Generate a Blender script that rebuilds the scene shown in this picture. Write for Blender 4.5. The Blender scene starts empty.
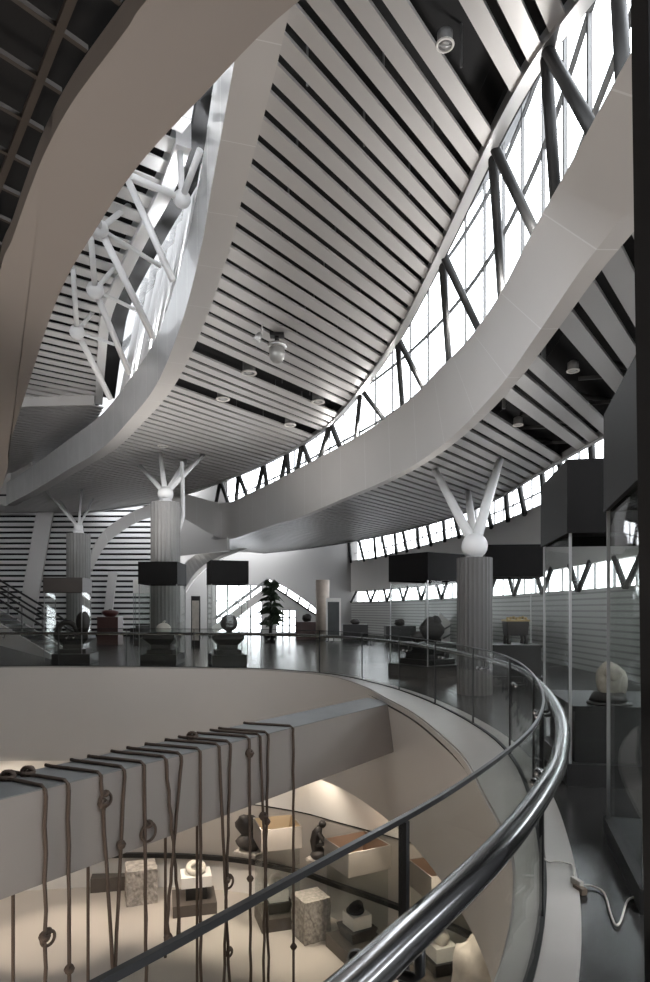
import bpy, bmesh, math, random
from mathutils import Vector, Matrix
random.seed(7)
S = bpy.context.scene
COL = S.collection
EYE, HOR, CX, FPX = 1.6, 610.0, 325.0, 655.0
PI = math.pi

# ------------------------------------------------------------------ helpers
def at(px, py, Y=None, Z=None):
    """surveying helper: a sight line through the survey photo cut at depth Y or at height Z"""
    if Y is None:
        Y = (Z - EYE) * FPX / (HOR - py)
    return Vector(((px - CX) / FPX * Y, Y, EYE + (HOR - py) / FPX * Y))

def cr(pts, n=6):
    """Catmull-Rom through points (any dimension)"""
    P = [Vector(p) for p in pts]
    P = [P[0] * 2 - P[1]] + P + [P[-1] * 2 - P[-2]]
    out = []
    for i in range(1, len(P) - 2):
        a, b, c, d = P[i - 1], P[i], P[i + 1], P[i + 2]
        for k in range(n):
            t = k / n
            out.append(0.5 * ((2 * b) + (c - a) * t + (2 * a - 5 * b + 4 * c - d) * t * t + (3 * b - a - 3 * c + d) * t ** 3))
    out.append(P[-2].copy())
    return out

def arclen(pts):
    L = [0.0]
    for a, b in zip(pts, pts[1:]):
        L.append(L[-1] + (b - a).length)
    return L

def sample(pts, L, s):
    s = max(0, min(L[-1], s))
    for i in range(len(L) - 1):
        if s <= L[i + 1] + 1e-9:
            t = (s - L[i]) / max(1e-9, L[i + 1] - L[i])
            return pts[i].lerp(pts[i + 1], t)
    return pts[-1].copy()

def resample(pts, step):
    L = arclen(pts)
    n = max(2, int(L[-1] / step))
    return [sample(pts, L, L[-1] * i / n) for i in range(n + 1)]

def normals(path):
    """right-hand plan normals"""
    N = []
    for i in range(len(path)):
        a = path[max(0, i - 1)]; b = path[min(len(path) - 1, i + 1)]
        t = Vector((b[0] - a[0], b[1] - a[1])); t.normalize()
        N.append(Vector((t.y, -t.x)))
    return N

class MB:
    def __init__(s): s.v, s.f, s.m, s.sm = [], [], [], []
    def add(s, vs, fs, mat=0, smooth=False):
        o = len(s.v); s.v += [Vector(p) for p in vs]
        for f in fs:
            s.f.append([o + i for i in f]); s.m.append(mat); s.sm.append(smooth)
        return s
    def box(s, c, d, rz=0, mat=0, M=None, taper=1.0):
        x, y, z = d[0] / 2, d[1] / 2, d[2] / 2
        vs = [Vector((sx * x * (taper if sz > 0 else 1), sy * y * (taper if sz > 0 else 1), sz * z)) for sz in (-1, 1) for sx, sy in ((-1, -1), (1, -1), (1, 1), (-1, 1))]
        if M is None: M = Matrix.Rotation(rz, 3, 'Z')
        vs = [M @ v + Vector(c) for v in vs]
        return s.add(vs, [(3, 2, 1, 0), (4, 5, 6, 7), (0, 1, 5, 4), (1, 2, 6, 5), (2, 3, 7, 6), (3, 0, 4, 7)], mat)
    def prism(s, poly, z0, z1, mat=0):
        n = len(poly)
        vs = [(p[0], p[1], z0) for p in poly] + [(p[0], p[1], z1) for p in poly]
        fs = [tuple(range(n - 1, -1, -1)), tuple(range(n, 2 * n))] + [(i, (i + 1) % n, n + (i + 1) % n, n + i) for i in range(n)]
        return s.add(vs, fs, mat)
    def tube(s, pts, r, n=10, mat=0, closed=False):
        P = [Vector(p) for p in pts]; rings = []
        up = Vector((0, 0, 1)); prev = None
        for i, p in enumerate(P):
            a = P[(i - 1) % len(P)] if closed or i else P[0]
            b = P[(i + 1) % len(P)] if closed or i < len(P) - 1 else P[-1]
            t = (b - a).normalized()
            if prev is None:
                u = t.cross(up)
                if u.length < 1e-3: u = t.cross(Vector((1, 0, 0)))
            else:
                u = prev - t * prev.dot(t)
            u.normalize(); prev = u; w = t.cross(u)
            rr = r[i] if isinstance(r, (list, tuple)) else r
            rings.append([p + (u * math.cos(2 * PI * k / n) + w * math.sin(2 * PI * k / n)) * rr for k in range(n)])
        vs = [q for g in rings for q in g]; fs = []
        R = len(P)
        for i in range(R if closed else R - 1):
            j = (i + 1) % R
            for k in range(n):
                l = (k + 1) % n
                fs.append((i * n + k, i * n + l, j * n + l, j * n + k))
        s.add(vs, fs, mat, True)
        if not closed:
            o = len(s.v) - len(vs)
            s.f.append([o + k for k in range(n - 1, -1, -1)]); s.m.append(mat); s.sm.append(False)
            s.f.append([o + (R - 1) * n + k for k in range(n)]); s.m.append(mat); s.sm.append(False)
        return s
    def lathe(s, prof, c=(0, 0, 0), n=20, mat=0, M=None, smooth=True, flute=0.0):
        vs, fs = [], []
        M = M or Matrix.Identity(3)
        for r, z in prof:
            for k in range(n):
                a = 2 * PI * k / n
                rr = r * (1 - flute * (k % 2))
                vs.append(M @ Vector((rr * math.cos(a), rr * math.sin(a), z)) + Vector(c))
        for i in range(len(prof) - 1):
            for k in range(n):
                l = (k + 1) % n
                fs.append((i * n + k, i * n + l, (i + 1) * n + l, (i + 1) * n + k))
        fs.append(tuple(range(n - 1, -1, -1))); fs.append(tuple((len(prof) - 1) * n + k for k in range(n)))
        return s.add(vs, fs, mat, smooth)
    def ball(s, c, r, n=16, mat=0, sc=(1, 1, 1), noise=0.0, seed=0):
        rnd = random.Random(seed)
        vs, fs = [], []
        m = max(6, n // 2)
        for i in range(m + 1):
            th = PI * i / m
            for k in range(n):
                ph = 2 * PI * k / n
                d = Vector((math.sin(th) * math.cos(ph), math.sin(th) * math.sin(ph), math.cos(th)))
                q = 1 + (noise * (math.sin(3.1 * d.x + seed) * math.cos(2.7 * d.y + 2 * seed) + .6 * math.sin(5.3 * d.z + 4 * d.x + seed) + .35 * math.sin(9 * d.y + 7 * d.z + seed)) if noise else 0)
                vs.append(Vector(c) + Vector((d.x * sc[0], d.y * sc[1], d.z * sc[2])) * r * q)
        for i in range(m):
            for k in range(n):
                l = (k + 1) % n
                fs.append((i * n + k, (i + 1) * n + k, (i + 1) * n + l, i * n + l))
        return s.add(vs, fs, mat, True)
    def torus(s, c, R, r, M=None, n=20, k=8, mat=0):
        M = M or Matrix.Identity(3)
        pts = [Vector(c) + M @ Vector((R * math.cos(2 * PI * i / n), R * math.sin(2 * PI * i / n), 0)) for i in range(n)]
        return s.tube(pts, r, k, mat, True)
    def loft(s, rings, mat=0, smooth=False, cap=True, seammat=None, seams=()):
        """rings: list of equal-length closed cross sections"""
        n = len(rings[0]); o = len(s.v)
        s.v += [Vector(p) for g in rings for p in g]
        for i in range(len(rings) - 1):
            mm = seammat if (seammat is not None and i in seams) else mat
            for k in range(n):
                l = (k + 1) % n
                s.f.append([o + i * n + k, o + i * n + l, o + (i + 1) * n + l, o + (i + 1) * n + k]); s.m.append(mm); s.sm.append(smooth)
        if cap:
            s.f.append([o + k for k in range(n)]); s.m.append(mat); s.sm.append(False)
            s.f.append([o + (len(rings) - 1) * n + k for k in range(n - 1, -1, -1)]); s.m.append(mat); s.sm.append(False)
        return s
    def sweep(s, path, prof, mat=0, z=0.0, **kw):
        N = normals(path); rings = []
        for i, p in enumerate(path):
            pr = prof(i) if callable(prof) else prof
            zz = p[2] if len(p) > 2 else z
            rings.append([(p[0] + N[i].x * a, p[1] + N[i].y * a, zz + b) for a, b in pr])
        return s.loft(rings, mat, **kw)
    def bar(s, a, b, w, h, mat=0, up=(0, 0, 1)):
        a, b = Vector(a), Vector(b); t = (b - a).normalized()
        x = t.cross(Vector(up))
        if x.length < 1e-3: x = t.cross(Vector((0, 1, 0)))
        x.normalize(); y = x.cross(t)
        sec = [x * w / 2 * i + y * h / 2 * j for i, j in ((-1, -1), (1, -1), (1, 1), (-1, 1))]
        return s.loft([[a + q for q in sec], [b + q for q in sec]], mat)
    def build(s, name, mats, parent=None, kind=None, label=None, cat=None, group=None, bevel=0):
        me = bpy.data.meshes.new(name)
        me.from_pydata([tuple(v) for v in s.v], [], s.f)
        if not isinstance(mats, (list, tuple)): mats = [mats]
        for m in mats: me.materials.append(m)
        me.polygons.foreach_set('material_index', s.m)
        me.polygons.foreach_set('use_smooth', s.sm)
        bm = bmesh.new(); bm.from_mesh(me)
        bmesh.ops.recalc_face_normals(bm, faces=bm.faces)
        bm.to_mesh(me); bm.free()
        me.update()
        o = bpy.data.objects.new(name, me); COL.objects.link(o)
        if parent: o.parent = parent
        if kind: o['kind'] = kind
        tag(o, label, cat, group)
        if bevel:
            md = o.modifiers.new('edge', 'BEVEL'); md.width = bevel; md.segments = 2; md.limit_method = 'ANGLE'
        return o

def tag(o, label=None, cat=None, group=None):
    if label: o['label'] = label
    if cat: o['category'] = cat
    if group: o['group'] = group
    return o

def thing(name, loc, label, cat, group=None, rz=0):
    o = bpy.data.objects.new(name, None); COL.objects.link(o)
    o.location = loc; o.rotation_euler = (0, 0, rz); o.empty_display_size = .2
    return tag(o, label, cat, group)

def copy_tree(o, parent=None):
    c = o.copy(); COL.objects.link(c); c.parent = parent
    for ch in list(o.children): copy_tree(ch, c)
    return c

# ------------------------------------------------------------------ materials
def mat(name, col, rough=.5, metal=0.0, noise=None, spec=.5, bump=0.0, coat=0.0):
    m = bpy.data.materials.new(name); m.use_nodes = True
    nt = m.node_tree; b = nt.nodes['Principled BSDF']
    b.inputs['Base Color'].default_value = (*col, 1); b.inputs['Roughness'].default_value = rough
    b.inputs['Metallic'].default_value = metal; b.inputs['Specular IOR Level'].default_value = spec
    b.inputs['Coat Weight'].default_value = coat
    if noise:
        scale, amt = noise
        tc = nt.nodes.new('ShaderNodeTexCoord'); nz = nt.nodes.new('ShaderNodeTexNoise')
        nz.inputs['Scale'].default_value = scale; nz.inputs['Detail'].default_value = 5
        rp = nt.nodes.new('ShaderNodeMapRange'); rp.inputs['To Min'].default_value = 1 - amt; rp.inputs['To Max'].default_value = 1 + amt
        mx = nt.nodes.new('ShaderNodeVectorMath'); mx.operation = 'SCALE'; mx.inputs[0].default_value = col
        nt.links.new(tc.outputs['Object'], nz.inputs['Vector']); nt.links.new(nz.outputs['Fac'], rp.inputs['Value'])
        nt.links.new(rp.outputs['Result'], mx.inputs['Scale']); nt.links.new(mx.outputs['Vector'], b.inputs['Base Color'])
        if bump:
            bp = nt.nodes.new('ShaderNodeBump'); bp.inputs['Strength'].default_value = bump
            nt.links.new(nz.outputs['Fac'], bp.inputs['Height']); nt.links.new(bp.outputs['Normal'], b.inputs['Normal'])
    return m

def glass_mat(name, tint=(.96, .98, .97), refl=.06):
    m = bpy.data.materials.new(name); m.use_nodes = True
    nt = m.node_tree; nt.nodes.clear()
    out = nt.nodes.new('ShaderNodeOutputMaterial'); tr = nt.nodes.new('ShaderNodeBsdfTransparent')
    gl = nt.nodes.new('ShaderNodeBsdfGlossy'); mix = nt.nodes.new('ShaderNodeMixShader')
    fr = nt.nodes.new('ShaderNodeLayerWeight'); fr.inputs['Blend'].default_value = .5
    pw = nt.nodes.new('ShaderNodeMath'); pw.operation = 'POWER'; pw.inputs[1].default_value = 5
    mp = nt.nodes.new('ShaderNodeMapRange'); mp.inputs['To Min'].default_value = refl * .5; mp.inputs['To Max'].default_value = .32
    nt.links.new(fr.outputs['Facing'], pw.inputs[0]); nt.links.new(pw.outputs[0], mp.inputs['Value'])
    tr.inputs['Color'].default_value = (*tint, 1); gl.inputs['Roughness'].default_value = .02
    nt.links.new(mp.outputs[0], mix.inputs['Fac'])
    nt.links.new(tr.outputs[0], mix.inputs[1]); nt.links.new(gl.outputs[0], mix.inputs[2]); nt.links.new(mix.outputs[0], out.inputs['Surface'])
    return m

def emit_mat(name, col, st):
    m = bpy.data.materials.new(name); m.use_nodes = True
    b = m.node_tree.nodes['Principled BSDF']
    b.inputs['Base Color'].default_value = (*col, 1)
    b.inputs['Emission Color'].default_value = (*col, 1); b.inputs['Emission Strength'].default_value = st
    return m

def tiled(name, col, size, rough, line=.8):
    m = mat(name, col, rough, spec=.32); nt = m.node_tree; b = nt.nodes['Principled BSDF']
    tc = nt.nodes.new('ShaderNodeTexCoord'); br = nt.nodes.new('ShaderNodeTexBrick')
    br.offset = 0; br.inputs['Scale'].default_value = 1; br.inputs['Mortar Size'].default_value = .008
    br.inputs['Brick Width'].default_value = size; br.inputs['Row Height'].default_value = size
    br.inputs['Color1'].default_value = (*col, 1); br.inputs['Color2'].default_value = (*[c * 1.12 for c in col], 1)
    br.inputs['Mortar'].default_value = (*[c * line for c in col], 1)
    nt.links.new(tc.outputs['Object'], br.inputs['Vector']); nt.links.new(br.outputs['Color'], b.inputs['Base Color'])
    nz = nt.nodes.new('ShaderNodeTexNoise'); nz.inputs['Scale'].default_value = 2.2; nz.inputs['Detail'].default_value = 4
    rp = nt.nodes.new('ShaderNodeMapRange'); rp.inputs['To Min'].default_value = rough * .9; rp.inputs['To Max'].default_value = rough * 1.1
    nt.links.new(tc.outputs['Object'], nz.inputs['Vector']); nt.links.new(nz.outputs['Fac'], rp.inputs['Value']); nt.links.new(rp.outputs['Result'], b.inputs['Roughness'])
    return m

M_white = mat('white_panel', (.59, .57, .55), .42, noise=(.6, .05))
M_seam = mat('panel_seam', (.72, .71, .70), .5)
M_bface = mat('polished_white_panel', (.74, .74, .74), .18, noise=(1.4, .12), coat=.4)
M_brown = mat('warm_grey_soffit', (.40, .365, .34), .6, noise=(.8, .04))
M_fascia = mat('void_fascia_paint', (.58, .55, .52), .5, noise=(.7, .04))
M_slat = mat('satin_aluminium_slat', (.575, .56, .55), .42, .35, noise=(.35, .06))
M_slatw = mat('white_slat', (.68, .675, .67), .45, noise=(.35, .05))
M_black = mat('black_plenum', (.012, .012, .013), .8)
M_dark = mat('black_metal', (.016, .015, .015), .45, noise=(3, .2))
M_hood = mat('black_lacquer_hood', (.009, .0085, .0085), .5, noise=(2, .25), spec=.1)
M_hoodg = mat('bronze_hood', (.07, .06, .055), .45, noise=(2, .2))
M_plinth = mat('dark_plinth_stone', (.014, .013, .0125), .45, noise=(6, .25))
M_floor = tiled('dark_polished_tile', (.026, .025, .024), 1.2, .24, .75)
M_lfloor = mat('pale_resin_floor', (.50, .46, .42), .3, noise=(.3, .06))
M_ledge = mat('pale_stone_ledge', (.40, .37, .34), .35, noise=(3, .08))
M_steel = mat('polished_steel', (.36, .36, .365), .17, 1.0, noise=(40, .05))
M_edge = mat('brushed_edge_metal', (.62, .62, .62), .3, .8)
M_strut = mat('charcoal_steel_strut', (.018, .018, .018), .5, spec=.3)
M_frame = mat('grey_window_frame', (.22, .22, .22), .45)
M_tube = mat('white_painted_tube', (.80, .80, .80), .35)
M_glass = glass_mat('clear_glass', (.965, .975, .97), .035)
M_rglass = glass_mat('balustrade_glass', (.91, .92, .91), .028)
M_pane = glass_mat('window_pane', (.97, .975, .98), .05)
M_beam = mat('beam_plaster', (.30, .27, .25), .6, noise=(1.2, .08))
M_beamtop = mat('beam_zinc_top', (.20, .205, .205), .45, noise=(3, .15))
M_rope = mat('brown_rope', (.075, .053, .04), .85, noise=(60, .35), bump=.6)
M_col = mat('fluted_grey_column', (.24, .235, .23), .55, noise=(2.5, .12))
M_stone = mat('carved_grey_stone', (.42, .39, .36), .8, noise=(14, .5), bump=1.0)
M_darkstone = mat('dark_bronze_stone', (.025, .021, .019), .5, noise=(9, .4), bump=.5)
M_pale = mat('pale_jade_stone', (.62, .58, .52), .5, noise=(7, .25), bump=.3)
M_whitebox = mat('white_display_block', (.80, .78, .75), .5)
M_hoodin = mat('tan_hood_lining', (.50, .40, .27), .55)
M_hoodin2 = mat('copper_hood_lining', (.30, .20, .14), .5)
M_lhood = mat('taupe_lower_hood', (.30, .275, .25), .4, noise=(2, .12))
M_lplinth = mat('umber_plinth', (.10, .085, .075), .5, noise=(4, .2))
M_red = mat('oxblood_plinth', (.075, .035, .03), .45, noise=(3, .2))
M_leaf = mat('dark_green_leaf', (.03, .045, .025), .5, noise=(5, .4))
M_gold = mat('gilt_bronze', (.45, .34, .16), .35, .8, noise=(20, .3))
M_cable = mat('white_cable', (.55, .52, .47), .5)
M_lamp = emit_mat('lamp_glow', (1, .95, .88), 12)
M_poster = mat('dark_poster', (.04, .045, .045), .4, noise=(3, .5))
M_wood = mat('pale_timber', (.45, .38, .32), .55, noise=(5, .2))

# ------------------------------------------------------------------ plan curves
G5 = [(-6, -3.9, .12), (-3, -2.3, .12), (-1.5, -.7, .12), (-.85, .22, .12), (-.34, .88, .12), (.0, 1.36, .12), (.32, 1.82, .12), (.63, 2.34, .12), (.92, 2.9, .13), (1.2, 3.6, .15),
      (1.45, 4.4, .2), (1.75, 5.6, .38), (2.0, 7.0, .5), (2.08, 8.4, .6), (1.96, 10.2, .6), (1.68, 12, .6), (1.2, 13.8, .42), (.3, 15.9, .2),
      (-.9, 17.1, .14), (-2.4, 17.8, .12), (-5.7, 18.3, .12), (-9, 18.35, .12), (-12.2, 17.6, .12), (-14.3, 15, .12), (-15.2, 11, .12), (-15, 6, .12), (-13.2, 1, .12), (-10, -2.9, .12), (-8, -3.8, .12)]
Gs = cr(G5, 6)
GW = [p[2] for p in Gs]
Gp = [Vector((p[0], p[1])) for p in Gs]
Nn = normals(Gp)
Ep = [p - n * w for p, n, w in zip(Gp, Nn, GW)]       # fascia line of the void

# ------------------------------------------------------------------ floors and slabs
cen = Vector((-6, 8))
def outer(p):
    d = (p - cen); d.normalize()
    k = 1e9
    for comp, lim in ((0, (-24 - cen.x, 9.5 - cen.x)), (1, (-9 - cen.y, 49 - cen.y))):
        if d[comp] > 1e-6: k = min(k, lim[1] / d[comp])
        if d[comp] < -1e-6: k = min(k, lim[0] / d[comp])
    return cen + d * k
Eb = [p + n * max(0, (w - .12) * .95) for p, n, w in zip(Ep, Nn, GW)]   # the wall leans back under the wide ledge
def ring_slab(name, z0, z1, m, E=Ep):
    b = MB()
    rings = []
    for p in E + [E[0]]:
        q = outer(p)
        rings.append([(p.x, p.y, z0), (q.x, q.y, z0), (q.x, q.y, z1), (p.x, p.y, z1)])
    b.loft(rings, 0, cap=False)
    return b.build(name, m, kind='structure')
ring_slab('floor', -.12, -.002, M_floor)
ring_slab('ceiling', -2.62, -2.5, M_whitebox, Eb)            # soffit over the lower storey
b = MB(); b.box((-6, 10, -6.55), (60, 60, .1)); b.build('floor', M_lfloor, kind='structure')
# void fascia
b = MB(); Ec = Ep + [Ep[0]]
b.loft([[(q.x - n.x * .015, q.y - n.y * .015, -2.6), (p.x - n.x * .015, p.y - n.y * .015, -.004), (p.x + n.x * .05, p.y + n.y * .05, -.004), (q.x + n.x * .12, q.y + n.y * .12, -2.6)] for p, q, n in list(zip(Ep, Eb, Nn)) + [(Ep[0], Eb[0], Nn[0])]], cap=False)
b.build('wall_void', M_fascia, kind='structure')
# pale ledge both sides of the balustrade
b = MB()
b.sweep(Gp, lambda i: [(-GW[i], 0), (-GW[i], .02), (.19, .02), (.19, 0)], cap=True)
b.build('trim_1', M_ledge, kind='structure')

# lower storey curved display wall
Wl = resample(cr([(-15.5, 14), (-13, 17.2), (-9, 18.9), (-5.6, 19.3), (-2.74, 19.0), (-.68, 18.1), (.4, 17.2), (1.8, 16.0), (3.5, 14.3), (4.6, 11.5), (4.6, 8), (3.2, 5), (1, 1.6), (-2, -2.5), (-7, -5), (-14, -2), (-17, 3), (-17.5, 9)], 8), .5)
M_lwall = mat('taupe_display_wall', (.48, .445, .41), .55)
b = MB(); b.sweep(Wl, [(0, -6.5), (0, -5.62), (.12, -5.62), (.12, -6.5)], 0)
b.sweep(Wl, [(.02, -5.62), (.02, -3.92), (.14, -3.92), (.14, -5.62)], 1)
b.sweep(Wl, [(-.0, -3.90), (.10, -2.5), (.3, -2.5), (.2, -3.90)], 0)
b.sweep(Wl, [(-.02, -3.94), (-.02, -3.88), (.17, -3.88), (.17, -3.94)], 2)
b.build('wall_lower', [M_whitebox, M_lwall, M_dark], kind='structure')
b = MB(); rl = [Vector((p.x, p.y, -5.55)) for p in Wl]
b.sweep(rl, [(.16, -.05), (.16, .07), (.28, .07), (.28, -.05)])
b.build('trim_2', M_dark, kind='structure')

# ------------------------------------------------------------------ balustrade
LG = arclen(Gp)
def g_at(s, off=0.0, z=0.0):
    p = sample(Gp, LG, s); q = sample(Gp, LG, min(LG[-1], s + .05)); r = sample(Gp, LG, max(0, s - .05))
    t = (q - r).normalized(); n = Vector((t.y, -t.x))
    return Vector((p.x + n.x * off, p.y + n.y * off, z)), t, n
def s_of(y, lo=0, hi=20):
    best = min((abs(p.y - y), LG[i]) for i, p in enumerate(Gp) if lo <= LG[i] <= hi)
    return best[1]
s_post = s_of(1.64, 5, 12) - .03
s0 = s_post - 1.95 * 2; bal = thing('glass_balustrade', (*g_at(s_post)[0].xy, 0), 'curved clear glass balustrade with polished steel handrail around the oval floor opening', 'railing')
inv = -bal.location
def loc(v): return Vector(v) + inv
s_end = LG[-1] - 14
# panels
s = s0; joints = []
while s < s_end:
    joints.append(s); s += 1.95
for a, c in zip(joints, joints[1:]):
    n = 8
    path = [g_at(a + .02 + (c - a - .04) * k / n)[0] for k in range(n + 1)]
    b = MB(); b.sweep([loc(p) for p in path], [(-.006, .02), (.006, .02), (.006, 1.074), (-.006, 1.074)], smooth=False)
    b.build('glass_panel', M_rglass, bal)
path = [loc(g_at(s0 + (joints[-1] - s0) * k / 260, 0, 0)[0]) for k in range(261)]
b = MB(); b.sweep(path, [(-.0065, 1.072), (.0065, 1.072), (.0065, 1.086), (-.0065, 1.086)], smooth=False); b.build('top_rail', mat('dark_steel_cap', (.035, .035, .036), .3, .6), bal)
b = MB(); b.sweep(path, [(-.018, .0), (.018, .0), (.018, .035), (-.018, .035)]); b.build('base_channel', M_strut, bal)
def hoff(s): t = max(0, min(1, (s - s_post + .5) / 2.2)); return .165 - .065 * t
path = [loc(g_at(q, hoff(q), .94)[0]) for q in (s0 + (joints[-1] - s0) * k / 300 for k in range(301))]
b = MB(); b.tube(path, .039, 20); b.build('handrail', M_steel, bal)
M_gpost = mat('dark_steel_post', (.035, .035, .036), .3, .6)
for j in joints[1:-1]:
    p, t, n = g_at(j); b = MB()
    b.box(loc(p) + Vector((0, 0, .546)), (.018, .022, 1.052), math.atan2(t.y, t.x)); b.build('post', M_gpost, bal)
    for ds in (-.42, -.22, ):
        q, t, n = g_at(j + ds, hoff(j + ds), .94); b = MB(); g = g_at(j + ds, .0, .82)[0]
        q2 = Vector((q.x, q.y, .84)); mid = Vector((q.x, q.y, .83)).lerp(g, .12); mid.z = .82
        b.tube([loc(x) for x in (q, q2, Vector((q.x, q.y, .826)) - Vector((n.x, n.y, 0)) * .012, g)], .012, 8)
        br_ = b.build('bracket', M_gpost, bal); b = MB(); b.ball(loc(g), .024, 10); b.build('glass_clamp', M_steel, br_)

# ------------------------------------------------------------------ beam over the void and its ropes
bf0, bf1 = Vector((-6.9, -.05)), Vector((1.25, 11.9))
bt = (bf1 - bf0).normalized(); bn = Vector((-bt.y, bt.x))     # towards the far side
BW, BZ1, BZ0 = .74, -.08, -.98
b = MB()
q = [bf0, bf1, bf1 + bn * BW + bt * .3, bf0 + bn * BW]
b.prism(q, BZ0, BZ1 - .012, 0)
b.prism([bf0 - bn * .004, bf1 - bn * .004, bf1 + bn * (BW + .004) + bt * .3, bf0 + bn * (BW + .004)], BZ1 - .012, BZ1, 1)
b.build('beam', [M_beam, M_beamtop], kind='structure')
def beam_x(px):
    """beam station whose front top edge is seen at photo column px"""
    k = (px - CX) / FPX
    # x = k*y on line bf0 + t*bt
    t = (k * bf0.y - bf0.x) / (bt.x - k * bt.y)
    return t
def bp(t, n, z): 
    p = bf0 + bt * t + bn * n
    return Vector((p.x, p.y, z))
RR = .019
def rope(fx, end_front, end_back, sx=0.0, fxlow=None, knots=(), lab='', back=0.0, tassel=False, topknot=False, ring=()):
    t0 = beam_x(fx); tl = beam_x(fxlow) if fxlow else t0
    zt = BZ1 + RR
    tb = t0 - sx
    pts = []
    if end_back is not None:
        pts += [bp(tb, BW + .03, z) for z in (end_back, end_back * .6 - .4, BZ0, BZ1 - .06)]
    pts += [bp(tb, BW + .02, zt), bp(tb, BW * .9, zt), bp(t0 - sx * .4, BW * .45, zt), bp(t0, .04, zt), bp(t0, -RR - .005, BZ1 - .02)]
    nseg = 14
    zs = [BZ1 - .08 + (end_front - BZ1 + .08) * k / nseg for k in range(nseg + 1)]
    ph = random.random() * 6
    for k, z in enumerate(zs):
        u = min(1, k / nseg * 1.25)
        pts.append(bp(t0 + (tl - t0) * u + .008 * math.sin(3 * k + ph), -RR - .006 - .02 * u, z))
    b = MB(); base = bp(t0, 0, BZ1)
    pts = [p - base for p in pts]
    rad = [RR] * len(pts)
    if tassel:
        rad[-2:] = [RR * 1.25, RR * 1.7]
    b.tube(pts, rad, 8)
    o = thing('rope', base, lab, 'rope', 'knotted ropes hung over the white beam')
    cord = b.build('cord', M_rope, o)
    front = pts[-(nseg + 1):]
    def on(z):
        z -= base.z
        for p, q2 in zip(front, front[1:]):
            if q2.z <= z <= p.z: return p.lerp(q2, (p.z - z) / (p.z - q2.z))
        return front[-1]
    for z, r in knots:
        c = on(z); kb = MB()
        for a in (0, 1.1, 2.2):
            kb.torus(c, r * .62, RR * 1.1, Matrix.Rotation(a, 3, 'X') @ Matrix.Rotation(a * .7, 3, 'Y'), 14, 7)
        kb.build('knot', M_rope, o)
    for z, r in ring:
        c = on(z) + Vector((bt.x, bt.y, 0)) * r * .5; kb = MB()
        kb.torus(c, r, RR * .8, Matrix.Rotation(math.atan2(bt.y, bt.x), 3, 'Z') @ Matrix.Rotation(PI / 2, 3, 'X'), 22, 7)
        kb.torus(c + Vector((0, 0, r * .9)), r * .35, RR, Matrix.Rotation(.8, 3, 'X'), 12, 7)
        kb.build('loop', M_rope, o)
    if topknot:
        c = bp(t0 - sx * .7, BW * .75, BZ1 + .035) - base; kb = MB()
        for a in (0, .9, 1.9): kb.torus(c, .06, RR, Matrix.Rotation(a, 3, 'X'), 14, 7)
        kb.build('knot', M_rope, o)
    return o
def zf(px, py):
    t = beam_x(px); y = (bf0 + bt * t).y
    return EYE - (py - HOR) / FPX * y
rope(44, -3.9, -3.9, .05, 42, [(zf(44, 935), .06)], 'leftmost brown rope on the white beam, loop knot on top and large knot low', topknot=True, ring=[(zf(44, 938), .07)])
rope(67, -3.9, -2.5, .1, None, [(zf(67, 968), .05)], 'brown rope second from the left on the white beam, knot lying on the beam top', topknot=True)
rope(100, -3.9, None, .12, 116, [(zf(102, 803), .06)], 'brown rope third from the left with a coiled knot high on the beam face', ring=[(zf(101, 800), .07)])
rope(123, -3.9, None, .1, 107, [(zf(119, 844), .05)], 'brown rope fourth from the left slanting down to the left with a small ball knot')
rope(143, -3.9, -3.9, .14, 144, [], 'brown rope fifth from the left with an oval loop halfway down the beam face', ring=[(zf(143, 833), .1)])
rope(165, zf(172, 945), None, .14, 176, [], 'brown rope sixth from the left slanting right across its neighbour, end frayed', tassel=True)
rope(180, zf(165, 948), None, .14, 165, [(zf(167, 935), .05)], 'brown rope seventh from the left slanting left across its neighbour, end frayed', tassel=True)
rope(199, -3.9, -2.7, .16, 198, [], 'plain dark straight rope without knots, eighth from the left on the white beam')
rope(218, -3.9, zf(211, 975) , .16, 227, [], 'brown rope ninth from the left slanting right to meet the next rope', ring=[(zf(226, 952), .05)])
rope(229, -3.9, None, .14, 221, [(zf(224, 880), .04)], 'tenth brown rope from the left, knot on the beam top, leaning onto its neighbour', topknot=True, ring=[(zf(226, 882), .075)])
rope(248, -3.9, -3.9, .16, 248, [(zf(248, 753), .07), (zf(248, 878), .045)], 'brown rope with a big ball knot just under the beam edge')
rope(259, -3.9, None, .14, 266, [(zf(263, 815), .07)], 'brown rope left of a joined pair, running into a tangled knot')
rope(267, -3.9, None, .14, 261, [(zf(263, 822), .05)], 'brown rope right of a joined pair, slanting left into a tangled knot')
rope(292, -3.9, None, .17, 291, [(zf(292, 945), .05)], 'brown rope at the right end of the row, nearest where the beam meets the wall')
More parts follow.
